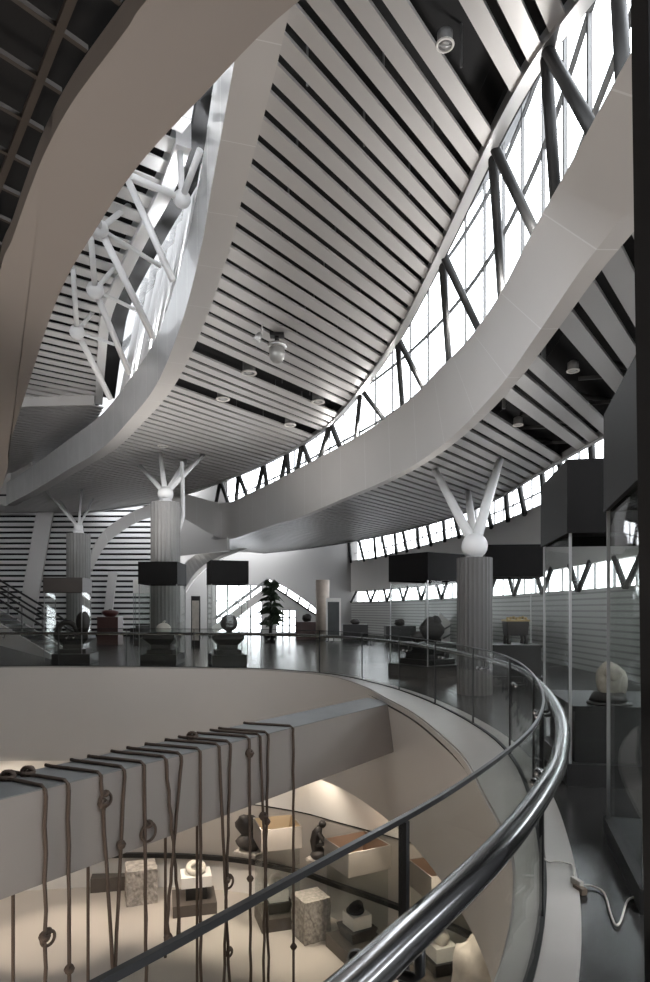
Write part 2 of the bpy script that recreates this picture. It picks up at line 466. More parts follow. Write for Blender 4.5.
# loose ring hanging low from rope eight and nine
# ------------------------------------------------------------------ slatted ceilings
def clip(line_p, d, poly):
    """parameters along d where the line is inside the polygon"""
    ts = []
    n = Vector((-d.y, d.x))
    for a, c in zip(poly, poly[1:] + poly[:1]):
        da, dc = (a - line_p).dot(n), (c - line_p).dot(n)
        if (da > 0) != (dc > 0):
            p = a.lerp(c, da / (da - dc)); ts.append((p - line_p).dot(d))
    ts.sort()
    return list(zip(ts[::2], ts[1::2]))
def slats(poly, d, z, pitch, width, th=.05, ext=.12, skip=(), s0=None, fz=None, mi=0, mb=None):
    d = Vector(d).normalized(); n = Vector((-d.y, d.x))
    ss = [p.dot(n) for p in poly]; b = mb or MB()
    s = min(ss) if s0 is None else s0; k = 0
    while s < max(ss):
        P = pitch(s) if callable(pitch) else pitch
        W = width(s) if callable(width) else width
        if k not in skip:
            for a, c in clip(n * s, d, poly):
                if c - a < .1: continue
                p0, p1 = n * s + d * (a - ext), n * s + d * (c + ext)
                zz0 = z; 
                sec = [(-W / 2, 0), (W / 2, 0), (W / 2, th), (-W / 2, th)]
                b.loft([[(p.x + n.x * u, p.y + n.y * u, z + v) for u, v in sec] for p in (p0, p1)], mi)
        s += P; k += 1
    return b
SD = Vector((.59, .81)).normalized()
Dp = [Vector(p) for p in ((3.3, 3.4), (2.8, 5.2), (2.457, 6.335), (2.26, 6.93), (2.13, 7.67), (2.04, 8.59), (1.93, 10.04), (1.86, 10.9), (1.75, 12.08), (1.585, 13.66), (1.40, 14.9), (.89, 17.7), (.1, 20.9), (-.89, 23.4), (-1.5, 24.6), (-2.92, 27.2), (-5.35, 30.9), (-6.9, 33), (-10, 36.5), (-15, 40))]
Bp = [Vector(p) for p in ((.2, 3), (-.28, 4.6), (-.72, 6.1), (-.99, 7.1), (-1.63, 9.3), (-2.06, 10.8), (-3.0, 13.6), (-4.44, 17.2), (-6.0, 20.2), (-8.2, 24), (-11, 27.8), (-14.5, 32.5), (-17.9, 36.8))]
Dc = cr(Dp, 5); Bc = cr(Bp, 7)
BNn = normals(Bc)
Bout = [p + n * .45 for p, n in zip(Bc, BNn)]
Cpoly = [p.copy() for p in Dc] + [Vector((-15, 46)), Vector((-24, 46)), Vector((-24, 37))] + [p.copy() for p in reversed(Bout)]
CZ = 7.52
def cpitch(s):
    return .30 if s < 4.3 else .30 + (s - 4.3) * .045 if s < 7 else .42
def cwidth(s): return cpitch(s) * (.63 if s < 7 else .68)
nC = Vector((-SD.y, SD.x))
b = slats(Cpoly, SD, CZ, cpitch, cwidth, .045, .1, skip=(), s0=-.4)
# taken-out slats make wide dark slots for the downlights
ceil_c = MB()
def build_c():
    bb = MB(); s = -.4; k = 0; out = []
    nn = nC
    while s < 40:
        out.append(s); s += cpitch(s); k += 1
    return out
c_lines = build_c()
def slot_near(p):
    s = Vector(p).dot(nC)
    return min(range(len(c_lines)), key=lambda i: abs(c_lines[i] - s))
slot_pts = [at(263, 380, Z=CZ).xy, at(230, 400, Z=CZ).xy, at(445, 45, Z=CZ).xy, at(330, 425, Z=CZ).xy]
slots = [slot_near(p) for p in slot_pts[:3]]
b = slats(Cpoly, SD, CZ, cpitch, cwidth, .045, .1, skip=slots, s0=-.4)
b.build('ceiling', M_slat, kind='structure')
def plate(name, poly, z0, z1, m):
    b = MB(); b.prism(poly, z0, z1); return b.build(name, m, kind='structure')
plate('ceiling', Cpoly, 8.05, 8.15, M_black)
# hangers glimpsed in the dark gaps of the plenum
b = MB()
Lc = arclen(Dc)
for k in range(22):
    p = Vector((-.2 - k * .12 - .006 * k * k, 3.6 + k * 1.1)); d = Vector((-SD.y, SD.x))
    for off in (.7, 1.9, 3.1):
        q = p + SD * off
        near = min(range(len(Dc)), key=lambda i: abs(Dc[i].y - q.y))
        if q.x < Dc[near].x - .3: b.box((q.x, q.y, 7.82), (.02, .02, .5), .94)
b.build('ceiling', mat('hanger_rod', (.2, .2, .2), .4, .5), kind='structure')

# silver edge trim of the ceiling (D) and black plenum side
b = MB(); b.sweep(Dc, [(-.02, CZ - .05), (.13, CZ - .05), (.13, CZ + .10), (-.02, CZ + .10)]); b.build('trim_3', M_edge, kind='structure')
b = MB(); b.sweep(Dc, [(.13, CZ + .02), (.19, CZ + .02), (.19, 8.12), (-.15, 8.12), (-.15, 8.04), (.13, 8.04)]); b.build('trim_4', M_black, kind='structure')

# ------------------------------------------------------------------ band B round the lens opening
def joints_path(path, every, gap=.014):
    """resample a plan path, adding a pair of close stations at every joint; returns (path, seam rows)"""
    L = arclen(path); st = []
    s = 0
    while s < L[-1]: st.append((s, 0)); s += .3
    st.append((L[-1], 0))
    s = every * .5
    while s < L[-1]:
        st.append((s, 1)); st.append((s + gap, 0)); s += every
    st.sort()
    pts = [sample(path, L, q) for q, _ in st]
    return pts, [i for i, (q, f) in enumerate(st) if f]
pB, seamB = joints_path(Bc, 1.55)
b = MB()
b.sweep(pB, [(0, 7.5), (.45, 7.5), (.45, 7.58), (.12, 7.7), (.12, 8.75), (0.0, 8.75)], 0, seammat=2, seams=seamB)
# inner polished face is its own skin
o = b.build('trim_5', [M_white, M_bface, M_seam], kind='structure')
for p in o.data.polygons:
    if p.material_index == 0 and abs(p.normal.z) < .3 and p.center.z > 7.8: p.material_index = 1

# ------------------------------------------------------------------ ring A and the dark open grid ceiling above the camera
AZ = 4.6
Ain = [at(*p, Z=AZ).xy for p in ((147, 0), (128, 27), (107, 55), (88, 80), (70, 106), (54, 134), (39, 166), (25, 203), (12, 240), (0, 272))]
Aout = [at(*p, Z=AZ).xy for p in ((300, 0), (200, 98.5), (138, 166), (101, 221), (58, 297), (28, 386), (9, 448))]
Ain = [Vector((4.2, .3)), Vector((2.6, .9)), Vector((1.2, 1.65)), Vector((.1, 2.4)), Vector((-.4, 2.82))] + Ain + [Vector((-3.9, 7.6)), Vector((-5.8, 10.2)), Vector((-9, 13.6)), Vector((-14, 17))]
Aout = [Vector((4.6, .75)), Vector((3.1, 1.3)), Vector((1.75, 1.98)), Vector((.75, 2.62))] + Aout + [Vector((-6.9, 14.2)), Vector((-8.6, 17)), Vector((-11.5, 20)), Vector((-16, 23.5))]
ai, ao = cr(Ain, 6), cr(Aout, 6)
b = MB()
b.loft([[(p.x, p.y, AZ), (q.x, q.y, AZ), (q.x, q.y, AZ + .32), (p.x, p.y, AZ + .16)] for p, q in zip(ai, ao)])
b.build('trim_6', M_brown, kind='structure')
Gpoly = [p.copy() for p in ai] + [Vector((-24, 17)), Vector((-24, -9)), Vector((4.2, -9))]
plate('ceiling', Gpoly, 5.25, 5.35, M_black)
b = MB()
M_grid = mat('open_grid_ceiling', (.07, .058, .05), .6, noise=(4, .3))
d1, d2 = Vector((-.60, .80)), Vector((.64, .77))
slats(Gpoly, d2, AZ + .17, .40, .03, .03, .0, mb=b)
slats(Gpoly, d1, AZ + .165, 1.25, .045, .04, .0, mb=b, s0=-19.74)
b.build('ceiling', M_grid, kind='structure')
# soffit slab of ring A closes the roof over it
b = MB(); b.loft([[(p.x, p.y, AZ + .75), (q.x, q.y, AZ + .75), (q.x, q.y, AZ + .85), (p.x, p.y, AZ + .85)] for p, q in zip(ai, ao)]); 
b.build('ceiling', M_black, kind='structure')

# ------------------------------------------------------------------ band F (long white ribbon) from paired top / bottom stations
FT = [((2.05, 3.0, 5.2), (2.42, 3.0, 5.2)), ((2.06, 4.4, 5.35), (2.58, 4.4, 5.2))]
def pr(t, ht, bq, hb=3.6): FT.append((tuple(at(*t, Z=EYE + ht)), tuple(at(*bq, Z=EYE + hb))))
pr((567, 170), 3.9, (633, 201)); pr((530, 236), 4.3, (578, 274)); pr((497, 299), 4.7, (536, 336)); pr((466, 342), 5.0, (497, 390))
pr((440, 368), 5.2, (454, 435)); pr((413, 396), 5.2, (417, 463)); pr((380, 422), 5.2, (382, 482)); pr((346, 443), 5.2, (347, 497)); pr((300, 467.5), 5.2, (300, 517))
pr((273, 482), 5.2, (272, 525)); pr((250, 493), 5.2, (250, 533)); pr((230, 502), 5.2, (230, 539))
for t, q, Y in (((213, 501.5), (213, 535), 32.8), ((197, 497), (197, 526), 33.5), ((181, 494), (181, 517.5), 34), ((165, 498), (167, 515.5), 34), ((150, 504.5), (152, 517), 33.5), ((134, 511), (136, 523), 33), ((118, 520), (121, 532), 32.5), ((103, 532), (107, 544), 32), ((93, 549), (97, 560), 31.7), ((90, 566), (92, 572), 31.5)):
    FT.append((tuple(at(*t, Y=Y)), tuple(at(*q, Y=Y))))
F6 = cr([(*a, *c) for a, c in FT], 8)
ftop = [Vector(p[:3]) for p in F6]; fbot = [Vector(p[3:]) for p in F6]
nF = normals([p for p in fbot])
rings = []; seamF = []
# joints on the white band: one close pair of rings per panel
src = list(zip(ftop, fbot, nF)); acc = 0
for i, (t, q, n) in enumerate(src):
    if i: acc += (src[i][1] - src[i - 1][1]).length
    n3 = Vector((n.x, n.y, 0))
    def ring(t, q, n3):
        e = (t - q).normalized()
        return [q, t, t + n3 * .16 - Vector((0, 0, .04)), q + n3 * .22 + Vector((0, 0, .12)), q + n3 * .22]
    if acc > 1.75 and i < len(src) - 1:
        acc = 0; t2, q2, _ = src[i + 1]
        w = .022 / max(.05, (q2 - q).length)
        rings.append(ring(t, q, n3)); seamF.append(len(rings) - 1); rings.append(ring(t.lerp(t2, w), q.lerp(q2, w), n3))
    else:
        rings.append(ring(t, q, n3))
b = MB(); b.loft(rings, 0, seammat=1, seams=seamF); b.build('trim_7', [M_white, M_seam], kind='structure')

# ------------------------------------------------------------------ side gallery ceiling beyond band F
iend = next(i for i, p in enumerate(fbot) if p.x < -5.5)
Fs = [Vector((p.x + n.x * .2, p.y + n.y * .2)) for p, n in zip(fbot, nF)][:iend]
GE = cr([(6.6, 2), (6.4, 6), (6.1, 10), (5.8, 13.9), (5.68, 17), (5.5, 22.5), (4.6, 27), (2.6, 32.5), (-.9, 38.5), (-4, 42)], 6)
Gpoly2 = [p.copy() for p in GE] + [Vector((-7, 40))] + [p.copy() for p in reversed(Fs)]
GZ = 5.24
gl = []; s = -6.0
while s < 36: gl.append(s); s += .40
def gslot(px, py):
    v = at(px, py, Z=GZ).xy.dot(nC); return min(range(len(gl)), key=lambda i: abs(gl[i] - v))
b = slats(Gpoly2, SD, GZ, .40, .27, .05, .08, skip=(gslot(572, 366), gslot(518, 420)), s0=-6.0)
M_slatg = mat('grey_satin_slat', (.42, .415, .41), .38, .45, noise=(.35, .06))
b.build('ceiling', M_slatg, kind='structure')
plate('ceiling', Gpoly2, 5.85, 5.95, M_black)
b = MB()
for k in range(16):
    y = 3 + k * 1.5
    i = min(range(len(Fs)), key=lambda j: abs(Fs[j].y - y)); j = min(range(len(GE)), key=lambda q: abs(GE[q].y - y))
    if y < 8: continue
    b.bar((Fs[i].x + 1.2, y + .4, 5.45), (GE[j].x - .2, y, 5.45), .04, .06); b.tube([(Fs[i].x + 1.2, y, 5.65), (GE[j].x - .3, y + .8, 5.66)], .05, 8)
b.build('ceiling', mat('plenum_pipe', (.06, .06, .06), .5), kind='structure')
b = MB(); b.sweep(GE, [(-.03, GZ - .03), (.08, GZ - .03), (.08, GZ + .14), (-.03, GZ + .14)]); b.build('trim_8', M_frame, kind='structure')
b = MB(); b.sweep(GE, [(.08, GZ + .06), (.14, GZ + .06), (.14, 5.95), (.08, 5.95)]); b.build('trim_9', M_black, kind='structure')

# ------------------------------------------------------------------ windows
def window(name, path, z0, z1, every, rails, fr=.035, zfun=None):
    w = bpy.data.objects.new(name, None); COL.objects.link(w); w['kind'] = 'structure'
    L = arclen(path)
    b = MB(); b.sweep(path, [(-.006, z0), (.006, z0), (.006, z1), (-.006, z1)]); b.build('pane', M_pane, w)
    b = MB(); s = .2
    while s < L[-1]:
        p = sample(path, L, s); b.box((p.x, p.y, (z0 + z1) / 2), (fr * 1.6, fr * 1.6, z1 - z0), 0); s += every
    for z in rails: b.sweep(path, [(-.03, z - fr * .7), (.03, z - fr * .7), (.03, z + fr * .7), (-.03, z + fr * .7)])
    b.build('window_frame', M_frame, w)
    return w
# great clerestory: glass wall standing behind band F
keep = [i for i, p in enumerate(ftop) if p.x > -9 or True][: iend + 22]
ft2 = [Vector((p.x, p.y)) for p in ftop]
nT = normals(ft2)
i_w = next(i for i, p in enumerate(ftop) if p.x < -5.6)
W1 = resample([p + n * .75 for p, n in zip(ft2[:i_w], nT[:i_w])], .5)
w1 = window('window_1', W1, 5.4, 11.2, 1.15, (6.0, 7.35, 8.7, 10.05))
# roof closing from the ceiling edge up to the glass
def nearest(path, p): return min(path, key=lambda q: (q - p).length)
Dr = resample(Dc[:-8], .5)
NDr = normals(Dr)
b = MB()
b.loft([[(p.x + n.x * .19, p.y + n.y * .19, 8.12), (nearest(W1, p).x + n.x * .5, nearest(W1, p).y + n.y * .5, 11.2), (nearest(W1, p).x + n.x * .5, nearest(W1, p).y + n.y * .5, 11.3), (p.x + n.x * .19, p.y + n.y * .19, 8.22)] for p, n in zip(Dr, NDr)])
b.build('ceiling', M_black, kind='structure')
# V struts: from a node on the ceiling edge down behind the band (photo-surveyed feet)
def strut(a, c, r=.085):
    b = MB(); b.tube([a, c], r, 12); b.build('strut', M_strut, w1)
def behind(px, py):
    """a point just behind the band's top edge in direction (px,py)"""
    best = None
    for p, n in zip(ftop, nT):
        X = p.x + n.x * .3; Yv = p.y + n.y * .3
        c = abs((X / Yv) * FPX + CX - px)
        if best is None or c < best[0]: best = (c, Vector((X, Yv, p.z + (.18 if p.y < 8.8 else -.12))))
    return best[1]
def node(px, py):
    v = at(px, py, Z=CZ + .02)
    q = min(range(len(Dc)), key=lambda i: abs(Dc[i].x / Dc[i].y - (px - CX) / FPX))
    n = normals(Dc)[q]
    return Vector((Dc[q].x + n.x * .08, Dc[q].y + n.y * .08, CZ + .06))
for (nx, ny), feet in {(606, -40): (628,), (537, 68): (604, 557), (485, 172): (541, 505), (436, 276): (487, 450), (393, 353): (430, 405), (358, 398): (388, 357), (328, 432): (342, 320), (300, 450): (312, 297), (284, 458): (290, 280), (262, 468): (268, 256), (240, 476): (248, 235), (222, 484): (228, 215)}.items():
    a = node(nx, ny)
    for fx in feet: strut(a, behind(fx, 0), .066 if nx > 330 else .09)
b = MB(); b.sweep([W1[-1], Vector((-8.8, 37)), Vector((-11, 43.9))], [(0, 4.6), (.15, 4.6), (.15, 11.2), (0, 11.2)]); b.build('trim_17', M_white, kind='structure')
# second clerestory on the outer wall (window_2), wall band and low strip (window_3)
F2 = resample(cr([(7.2, -2), (7.0, 4), (6.9, 10), (6.85, 15), (6.75, 20), (6.5, 25), (5.7, 30), (4.4, 36), (2.9, 41.5), (.6, 46)], 6), .6)
NF2 = normals(F2)
w2 = window('window_2', [p + n * .25 for p, n in zip(F2, NF2)], 4.7, 7.3, .95, (5.4, 6.3))
GEr = resample(GE, .5); 
b = MB(); b.loft([[(p.x, p.y, 5.95), (nearest(F2, p).x + .5, nearest(F2, p).y + .1, 7.3), (nearest(F2, p).x + .5, nearest(F2, p).y + .1, 7.4), (p.x, p.y, 6.05)] for p in GEr])
b.build('ceiling', M_black, kind='structure')
L2 = arclen(F2); s = 4.5; k = 0
while s < L2[-1] - 1.5:
    p, q = sample(F2, L2, s), sample(F2, L2, s + (1.3 if k % 3 else .25))
    q2 = sample(F2, L2, s + (.9 if k % 2 else .15)); b = MB(); b.tube([(q2.x - .15, q2.y, 6.9), (p.x - .05, p.y, 4.75)], .09, 10); b.build('strut', M_strut, w2)
    s += 1.75; k += 1
b = MB(); b.sweep(F2, [(0, 2.8), (0, 4.9), (.22, 4.9), (.22, 2.8)])
b.sweep(F2, [(.03, 0), (.03, 2.15), (.25, 2.15), (.25, 0)], 1)
M_lines = mat('ribbed_grey_panel', (.40, .40, .38), .3)
nt = M_lines.node_tree; tc = nt.nodes.new('ShaderNodeTexCoord'); wv = nt.nodes.new('ShaderNodeTexWave')
wv.bands_direction = 'Z'; wv.inputs['Scale'].default_value = 2.0; rp = nt.nodes.new('ShaderNodeValToRGB')
rp.color_ramp.elements[0].color = (.16, .16, .15, 1); rp.color_ramp.elements[1].color = (.42, .42, .40, 1); rp.color_ramp.elements[1].position = .4
nt.links.new(tc.outputs['Object'], wv.inputs['Vector']); nt.links.new(wv.outputs['Fac'], rp.inputs['Fac']); nt.links.new(rp.outputs['Color'], nt.nodes['Principled BSDF'].inputs['Base Color'])
b.build('wall_right', [M_white, M_lines], kind='structure')
w3 = window('window_3', [p + n * .15 for p, n in zip(F2, NF2)], 2.15, 2.8, 1.1, ())
s = 4; k = 0
while s < L2[-1] - 1.2:
    p, q = sample(F2, L2, s), sample(F2, L2, s + (.75 if k % 2 else -.55))
    b = MB(); b.tube([(p.x, p.y, 2.85), (q.x, q.y, 2.12)], .075, 8); b.build('strut', M_strut, w3)
    s += 1.35; k += 1

# ------------------------------------------------------------------ far walls
def flat_wall(name, outer_poly, holes, y, m, th=.15):
    cu = bpy.data.curves.new(name, 'CURVE'); cu.dimensions = '2D'; cu.fill_mode = 'BOTH'; cu.extrude = th / 2
    for poly in [outer_poly] + holes:
        sp = cu.splines.new('POLY'); sp.points.add(len(poly) - 1); sp.use_cyclic_u = True
        for i, (x, z) in enumerate(poly): sp.points[i].co = (x, z, 0, 1)
    o = bpy.data.objects.new('t', cu); COL.objects.link(o)
    dg = bpy.context.evaluated_depsgraph_get(); dg.update()
    me = bpy.data.meshes.new_from_object(o.evaluated_get(dg)); bpy.data.objects.remove(o)
    me.transform(Matrix.Translation((0, y, 0)) @ Matrix.Rotation(PI / 2, 4, 'X'))
    me.materials.clear(); me.materials.append(m); me.name = name
    o = bpy.data.objects.new(name, me); COL.objects.link(o); o['kind'] = 'structure'
    return o
YF = 44.0
def far(px, py, Y=YF): p = at(px, py, Y=Y); return (p.x, p.z)
gl_a = [far(216, 585), far(262, 585), far(262, 633), far(216, 633)]
gl_b = [far(276, 610), far(296, 610), far(296, 633), far(276, 633)]
vt = [far(*p) for p in ((268, 579), (276, 583), (288, 589), (300, 597), (310, 604), (318, 611))]
vb = [far(*p) for p in ((318, 616), (308, 610), (298, 603), (286, 595), (275, 588), (267, 585))]
flat_wall('wall_far', [(-12.5, 0), (2.2, 0), (2.2, 8.5), (-12.5, 8.5)], [gl_a, gl_b, vt + vb], YF, mat('far_wall_paint', (.40, .39, .38), .5))
w4 = bpy.data.objects.new('window_4', None); COL.objects.link(w4); w4['kind'] = 'structure'
b = MB()
for x0, x1, z0, z1, nx, nz in ((gl_a[0][0], gl_a[1][0], gl_a[2][1], gl_a[0][1], 4, 3), (gl_b[0][0], gl_b[1][0], gl_b[2][1], gl_b[0][1], 3, 3)):
    for i in range(nx + 1): x = x0 + (x1 - x0) * i / nx; b.box((x, YF, (z0 + z1) / 2), (.10, .08, z1 - z0))
    for i in range(nz + 1): z = z0 + (z1 - z0) * i / nz; b.box(((x0 + x1) / 2, YF, z), (x1 - x0, .08, .08))
for i in range(6):
    a, c = vt[i], vb[5 - i]; b.bar((a[0], YF - .05, a[1]), (c[0], YF - .05, c[1]), .16, .12)
for i in range(5): b.bar((vb[5 - i][0], YF - .05, vb[5 - i][1]), (vb[4 - i][0], YF - .05, vb[4 - i][1]), .1, .12)
b.build('window_frame', M_strut, w4)
b = MB()
b.box(((gl_a[0][0] + gl_a[1][0]) / 2, YF + .05, 1.6), (gl_a[1][0] - gl_a[0][0], .012, 3.4)); b.box(((gl_b[0][0] + gl_b[1][0]) / 2, YF + .05, 1.0), (gl_b[1][0] - gl_b[0][0], .012, 2.2))
b.build('pane', M_pane, w4)
# slatted wall, far left
b = MB(); z = .1
while z < 9.2:
    b.box((-18.2, 40, z + .12), (17.5, .14, .20)); z += .33
b.box((-18.2, 40.3, 4.5), (17.5, .1, 9), mat=1)
b.build('wall_left', [M_slatw, M_black], kind='structure')
b = MB(); a, c = at(46, 508, Y=39.7), at(24, 632, Y=39.7); b.bar(a, c, 1.0, .16, up=(0, 1, 0))
a, c = at(113, 572, Y=39.7), at(106, 632, Y=39.7); b.bar(a, c, .5, .16, up=(0, 1, 0))
b.build('trim_10', M_slat, kind='structure')
# second and third ribbons under band F and the slatted ceiling between them
def ribbon(name, top, bot, Y0, Y1, th, m):
    n = len(top); b = MB()
    T = cr([tuple(at(*p, Y=Y0 + (Y1 - Y0) * i / (n - 1))) for i, p in enumerate(top)], 6)
    B = cr([tuple(at(*p, Y=Y0 + (Y1 - Y0) * i / (n - 1))) for i, p in enumerate(bot)], 6)
    d = Vector((0, th, 0)); b.loft([[q, t, t + d, q + d] for t, q in zip(T, B)])
    return b.build(name, m, kind='structure')
ribbon('trim_11', [(180, 556), (190, 547), (203, 540), (222, 537), (250, 541)], [(180, 567), (190, 558), (203, 548), (222, 541), (250, 546)], 37, 39, .3, M_white)
ribbon('trim_12', [(184, 590), (196, 572), (214, 559), (232, 551), (250, 545)], [(184, 594), (197, 576), (215, 562), (233, 553.5), (250, 548)], 37, 39, .3, M_white)
b = MB()
up = [at(180, 567, Y=38), at(190, 558, Y=38.3), at(203, 548, Y=38.6), at(222, 541, Y=39), at(250, 546, Y=39.4)]
lo = [at(184, 592, Y=39.5), at(197, 575, Y=39.5), at(215, 561, Y=39.6), at(233, 553, Y=39.7), at(250, 547, Y=39.8)]
upc, loc_ = cr(up, 4), cr(lo, 4)
b.loft([[p, q, q + Vector((0, .2, .05)), p + Vector((0, .2, .05))] for p, q in zip(upc, loc_)])
b.build('ceiling', M_slatg, kind='structure')
for px, py in ((202, 552), (209, 547.5)):
    p = at(px, py, Y=38.2); b = MB(); b.lathe([(.16, -.05), (.16, .1)], p, 14); o = b.build('downlight', M_lamp, label='small lit downlight in the distant grey ceiling, %s of the pair' % ('lower' if px == 202 else 'upper'), cat='light', group='lit downlights')

# closing walls behind and beside the visitor, and outer roof edges
b = MB(); b.box((-7, -9, 0), (34, .2, 14)); b.build('wall_back', mat('dim_back_wall', (.14, .13, .12), .7), kind='structure')
b = MB(); b.box((-24, 18, 0), (.2, 60, 20)); b.build('wall_side', M_white, kind='structure')
b = MB(); b.box((9.5, 10, -3.3), (.2, 60, 6.4)); b.box((-7, 49, -3.3), (34, .2, 6.4)); b.build('wall_basement', M_lwall, kind='structure')
# black upright partition by the camera's right shoulder
b = MB(); t0, t1 = at(630, 0, Y=2.3), at(646, 1010, Y=2.3)
b.loft([[(t1.x, 2.18, 0), (t1.x + .8, 2.18, 0), (t1.x + .8, 2.3, 0), (t1.x, 2.3, 0)], [(t0.x - .012, 2.18, 4.75), (t0.x + .8, 2.18, 4.75), (t0.x + .8, 2.3, 4.75), (t0.x - .012, 2.3, 4.75)]])
b.build('wall_partition', M_black, kind='structure')

# ------------------------------------------------------------------ skylight over the lens opening: raised ceiling, white space frame
UE = [at(*p, Z=9.6).xy for p in ((182, 140), (163, 190), (146, 222), (125, 265), (106, 310), (101, 350), (98, 402))]
UZ = 9.6
Up = [Vector((-.1, 3.8)), Vector((-1.0, 6.6))] + UE + [Vector((-20, 25.5)), Vector((-24, 22)), Vector((-24, 4))]
UD = (.80, .60)
b = slats(Up, UD, UZ, .58, .36, .03, .05); b.build('ceiling', M_slatw, kind='structure')
plate('ceiling', Up, 9.95, 10.05, M_black)
b = MB(); b.sweep([Vector(p) for p in cr([tuple(q) for q in UE], 4)], [(-.10, UZ - .1), (.16, UZ - .1), (.16, UZ + .35), (-.10, UZ + .35)]); b.build('trim_13', M_tube, kind='structure')
UEc = [Vector(p) for p in cr([tuple(q) for q in [Vector((-.1, 3.8)), Vector((-1.0, 6.6))] + UE], 4)]
b = MB(); b.sweep(UEc, [(.16, UZ + .2), (.62, UZ + .2), (.62, UZ + .4), (.16, UZ + .4)]); b.build('trim_15', M_black, kind='structure')
# low slatted ceiling past the raised one
U2 = [Vector((-8.4, 24.7)), Vector((-10.5, 29)), Vector((-16, 36)), Vector((-24, 40)), Vector((-24, 25)), Vector((-19, 25))]
b = MB(); b.sweep([Vector((-8.6, 24.4)), Vector((-20, 25.4)), Vector((-24, 23))], [(0, 9.25), (.1, 9.25), (.1, 10), (0, 10)]); b.build('trim_14', M_white, kind='structure')
b = slats(U2, (.8, .6), 9.3, .42, .34, .05, .05); b.build('ceiling', M_slat, kind='structure'); plate('ceiling', U2, 9.6, 9.7, M_black)
b = MB(); b.sweep([Vector((-15.5, 33.9)), Vector((-17.9, 36.8)), Vector((-24, 37.2))], [(.3, 7.5), (.4, 7.5), (.4, 9.8), (.3, 9.8)]); b.build('trim_16', M_white, kind='structure')
sk = bpy.data.objects.new('window_5', None); COL.objects.link(sk); sk['kind'] = 'structure'
# row of white posts standing on band B up to the raised roof
LB = arclen(Bc)
k = 0; s = 3.2
while s < 20:
    p = sample(Bc, LB, s); q = sample(Bc, LB, s + .1); t = (q - p).normalized(); n = Vector((t.y, -t.x))
    for off, r, lean in ((.55, .12, .15), (1.0, .07, -.35)):
        a = Vector((p.x + n.x * off * .2, p.y + n.y * off * .2, 8.7)); c = Vector((p.x + n.x * (off + lean) - t.x * .3 * (k % 2), p.y + n.y * (off + lean), 12.4))
        b = MB(); b.tube([a, c], r, 12); b.build('post', M_tube, sk)
    s += .62; k += 1
M_frost = glass_mat('tinted_skylight_glass', (.40, .40, .40), .05)
Bo = [p + n * 1.6 for p, n in zip(Bc, BNn)]
b = MB(); b.sweep(Bo, [(0, 8.1), (.01, 8.1), (.01, 12.6), (0, 12.6)]); b.build('pane', M_frost, sk)
b = MB(); b.loft([[(p.x, p.y, 12.6), (q.x, q.y, 10.0), (q.x, q.y, 10.01), (p.x, p.y, 12.61)] for p, q in ((p, nearest(UEc, p)) for p in Bo[::2])]); b.build('pane', M_frost, sk)
b = MB(); b.sweep([p + n * 1.0 for p, n in zip(Bc, BNn)][14:60], [(0, 12.3), (.2, 12.3), (.2, 12.5), (0, 12.5)]); b.build('window_frame', M_tube, sk)

tr = thing('roof_truss', (-5, 14, 8.7), 'white painted tubular space frame with ball joints under the skylight', 'truss')
def tl(v): return Vector(v) - tr.location
nd = {}
for key, px, py, Y, r in (('a', 182, 199, 11.2, .15), ('b', 100, 229, 12.4, .16), ('c', 95, 290, 14.6, .19), ('d', 77, 332, 16.6, .19)):
    p = at(px, py, Y=Y); nd[key] = p; b = MB(); b.ball(tl(p), r, 18); b.build('ball_joint', M_tube, tr)
def tb(a, c, r=.055):
    b = MB(); b.tube([tl(a), tl(c)], r, 12); b.build('tube', M_tube, tr)
def bt_(px, Y):   # foot on top of band B
    return at(px, {171: 283, 154: 338, 129: 374, 109: 401}[px], Y=Y)
tb(nd['a'], at(131, 176, Y=10.6)); tb(nd['a'], at(180, 150, Y=11.3)); tb(nd['a'], at(200, 150, Y=10.4))
tb(nd['b'], at(144, 193, Y=14.2)); tb(nd['b'], at(153, 337, Y=14.1), .07); tb(nd['b'], at(160, 266, Y=14.0), .045); tb(nd['b'], at(92, 190, Y=11.0))
tb(at(128, 180, Y=11.2), at(173, 281, Y=11.6), .06)
tb(nd['c'], at(139, 240, Y=16.5)); tb(nd['c'], at(129, 373, Y=16.9), .07); tb(nd['c'], at(136, 310, Y=16.6), .045); tb(nd['c'], at(91, 238, Y=13.3), .06)
tb(nd['d'], at(100, 303, Y=18.4)); tb(nd['d'], at(110, 398, Y=19.1), .08); tb(nd['d'], at(116, 345, Y=19.0), .045); tb(nd['d'], at(73, 268, Y=15.3), .06)

# ------------------------------------------------------------------ tree columns
def column(px0, px1, ytop, Y, ball_y, tips, label, ball_r, tz, extra=None, br=.09):
    cx = (at(px0, 0, Y=Y).x + at(px1, 0, Y=Y).x) / 2; r = abs(at(px1, 0, Y=Y).x - at(px0, 0, Y=Y).x) / 2
    zt = at(0, ytop, Y=Y).z; zb = at(0, ball_y, Y=Y).z
    c = thing('column', (cx, Y, 0), label, 'column'); c['kind'] = 'thing'
    b = MB(); b.lathe([(r, 0), (r, zt)], (0, 0, 0), 48, flute=.045, smooth=False); b.build('shaft', M_col, c)
    b = MB(); b.lathe([(r * .5, zt), (r * .38, zb - ball_r * .6)], (0, 0, 0), 20); b.ball((0, 0, zb), ball_r, 20); b.build('ball_joint', M_tube, c)
    for (px, py) in tips:
        p = at(px, py, Z=tz) - c.location
        b = MB(); b.tube([(0, 0, zb), p], [br, br * .85], 12); b.build('branch', M_tube, c)
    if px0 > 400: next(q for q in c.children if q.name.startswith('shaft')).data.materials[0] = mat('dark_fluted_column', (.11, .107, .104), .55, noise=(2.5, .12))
    for pts in extra or []:
        b = MB(); b.tube([Vector(q) - c.location for q in pts], br * .8, 10); b.build('branch', M_tube, c)
    return c
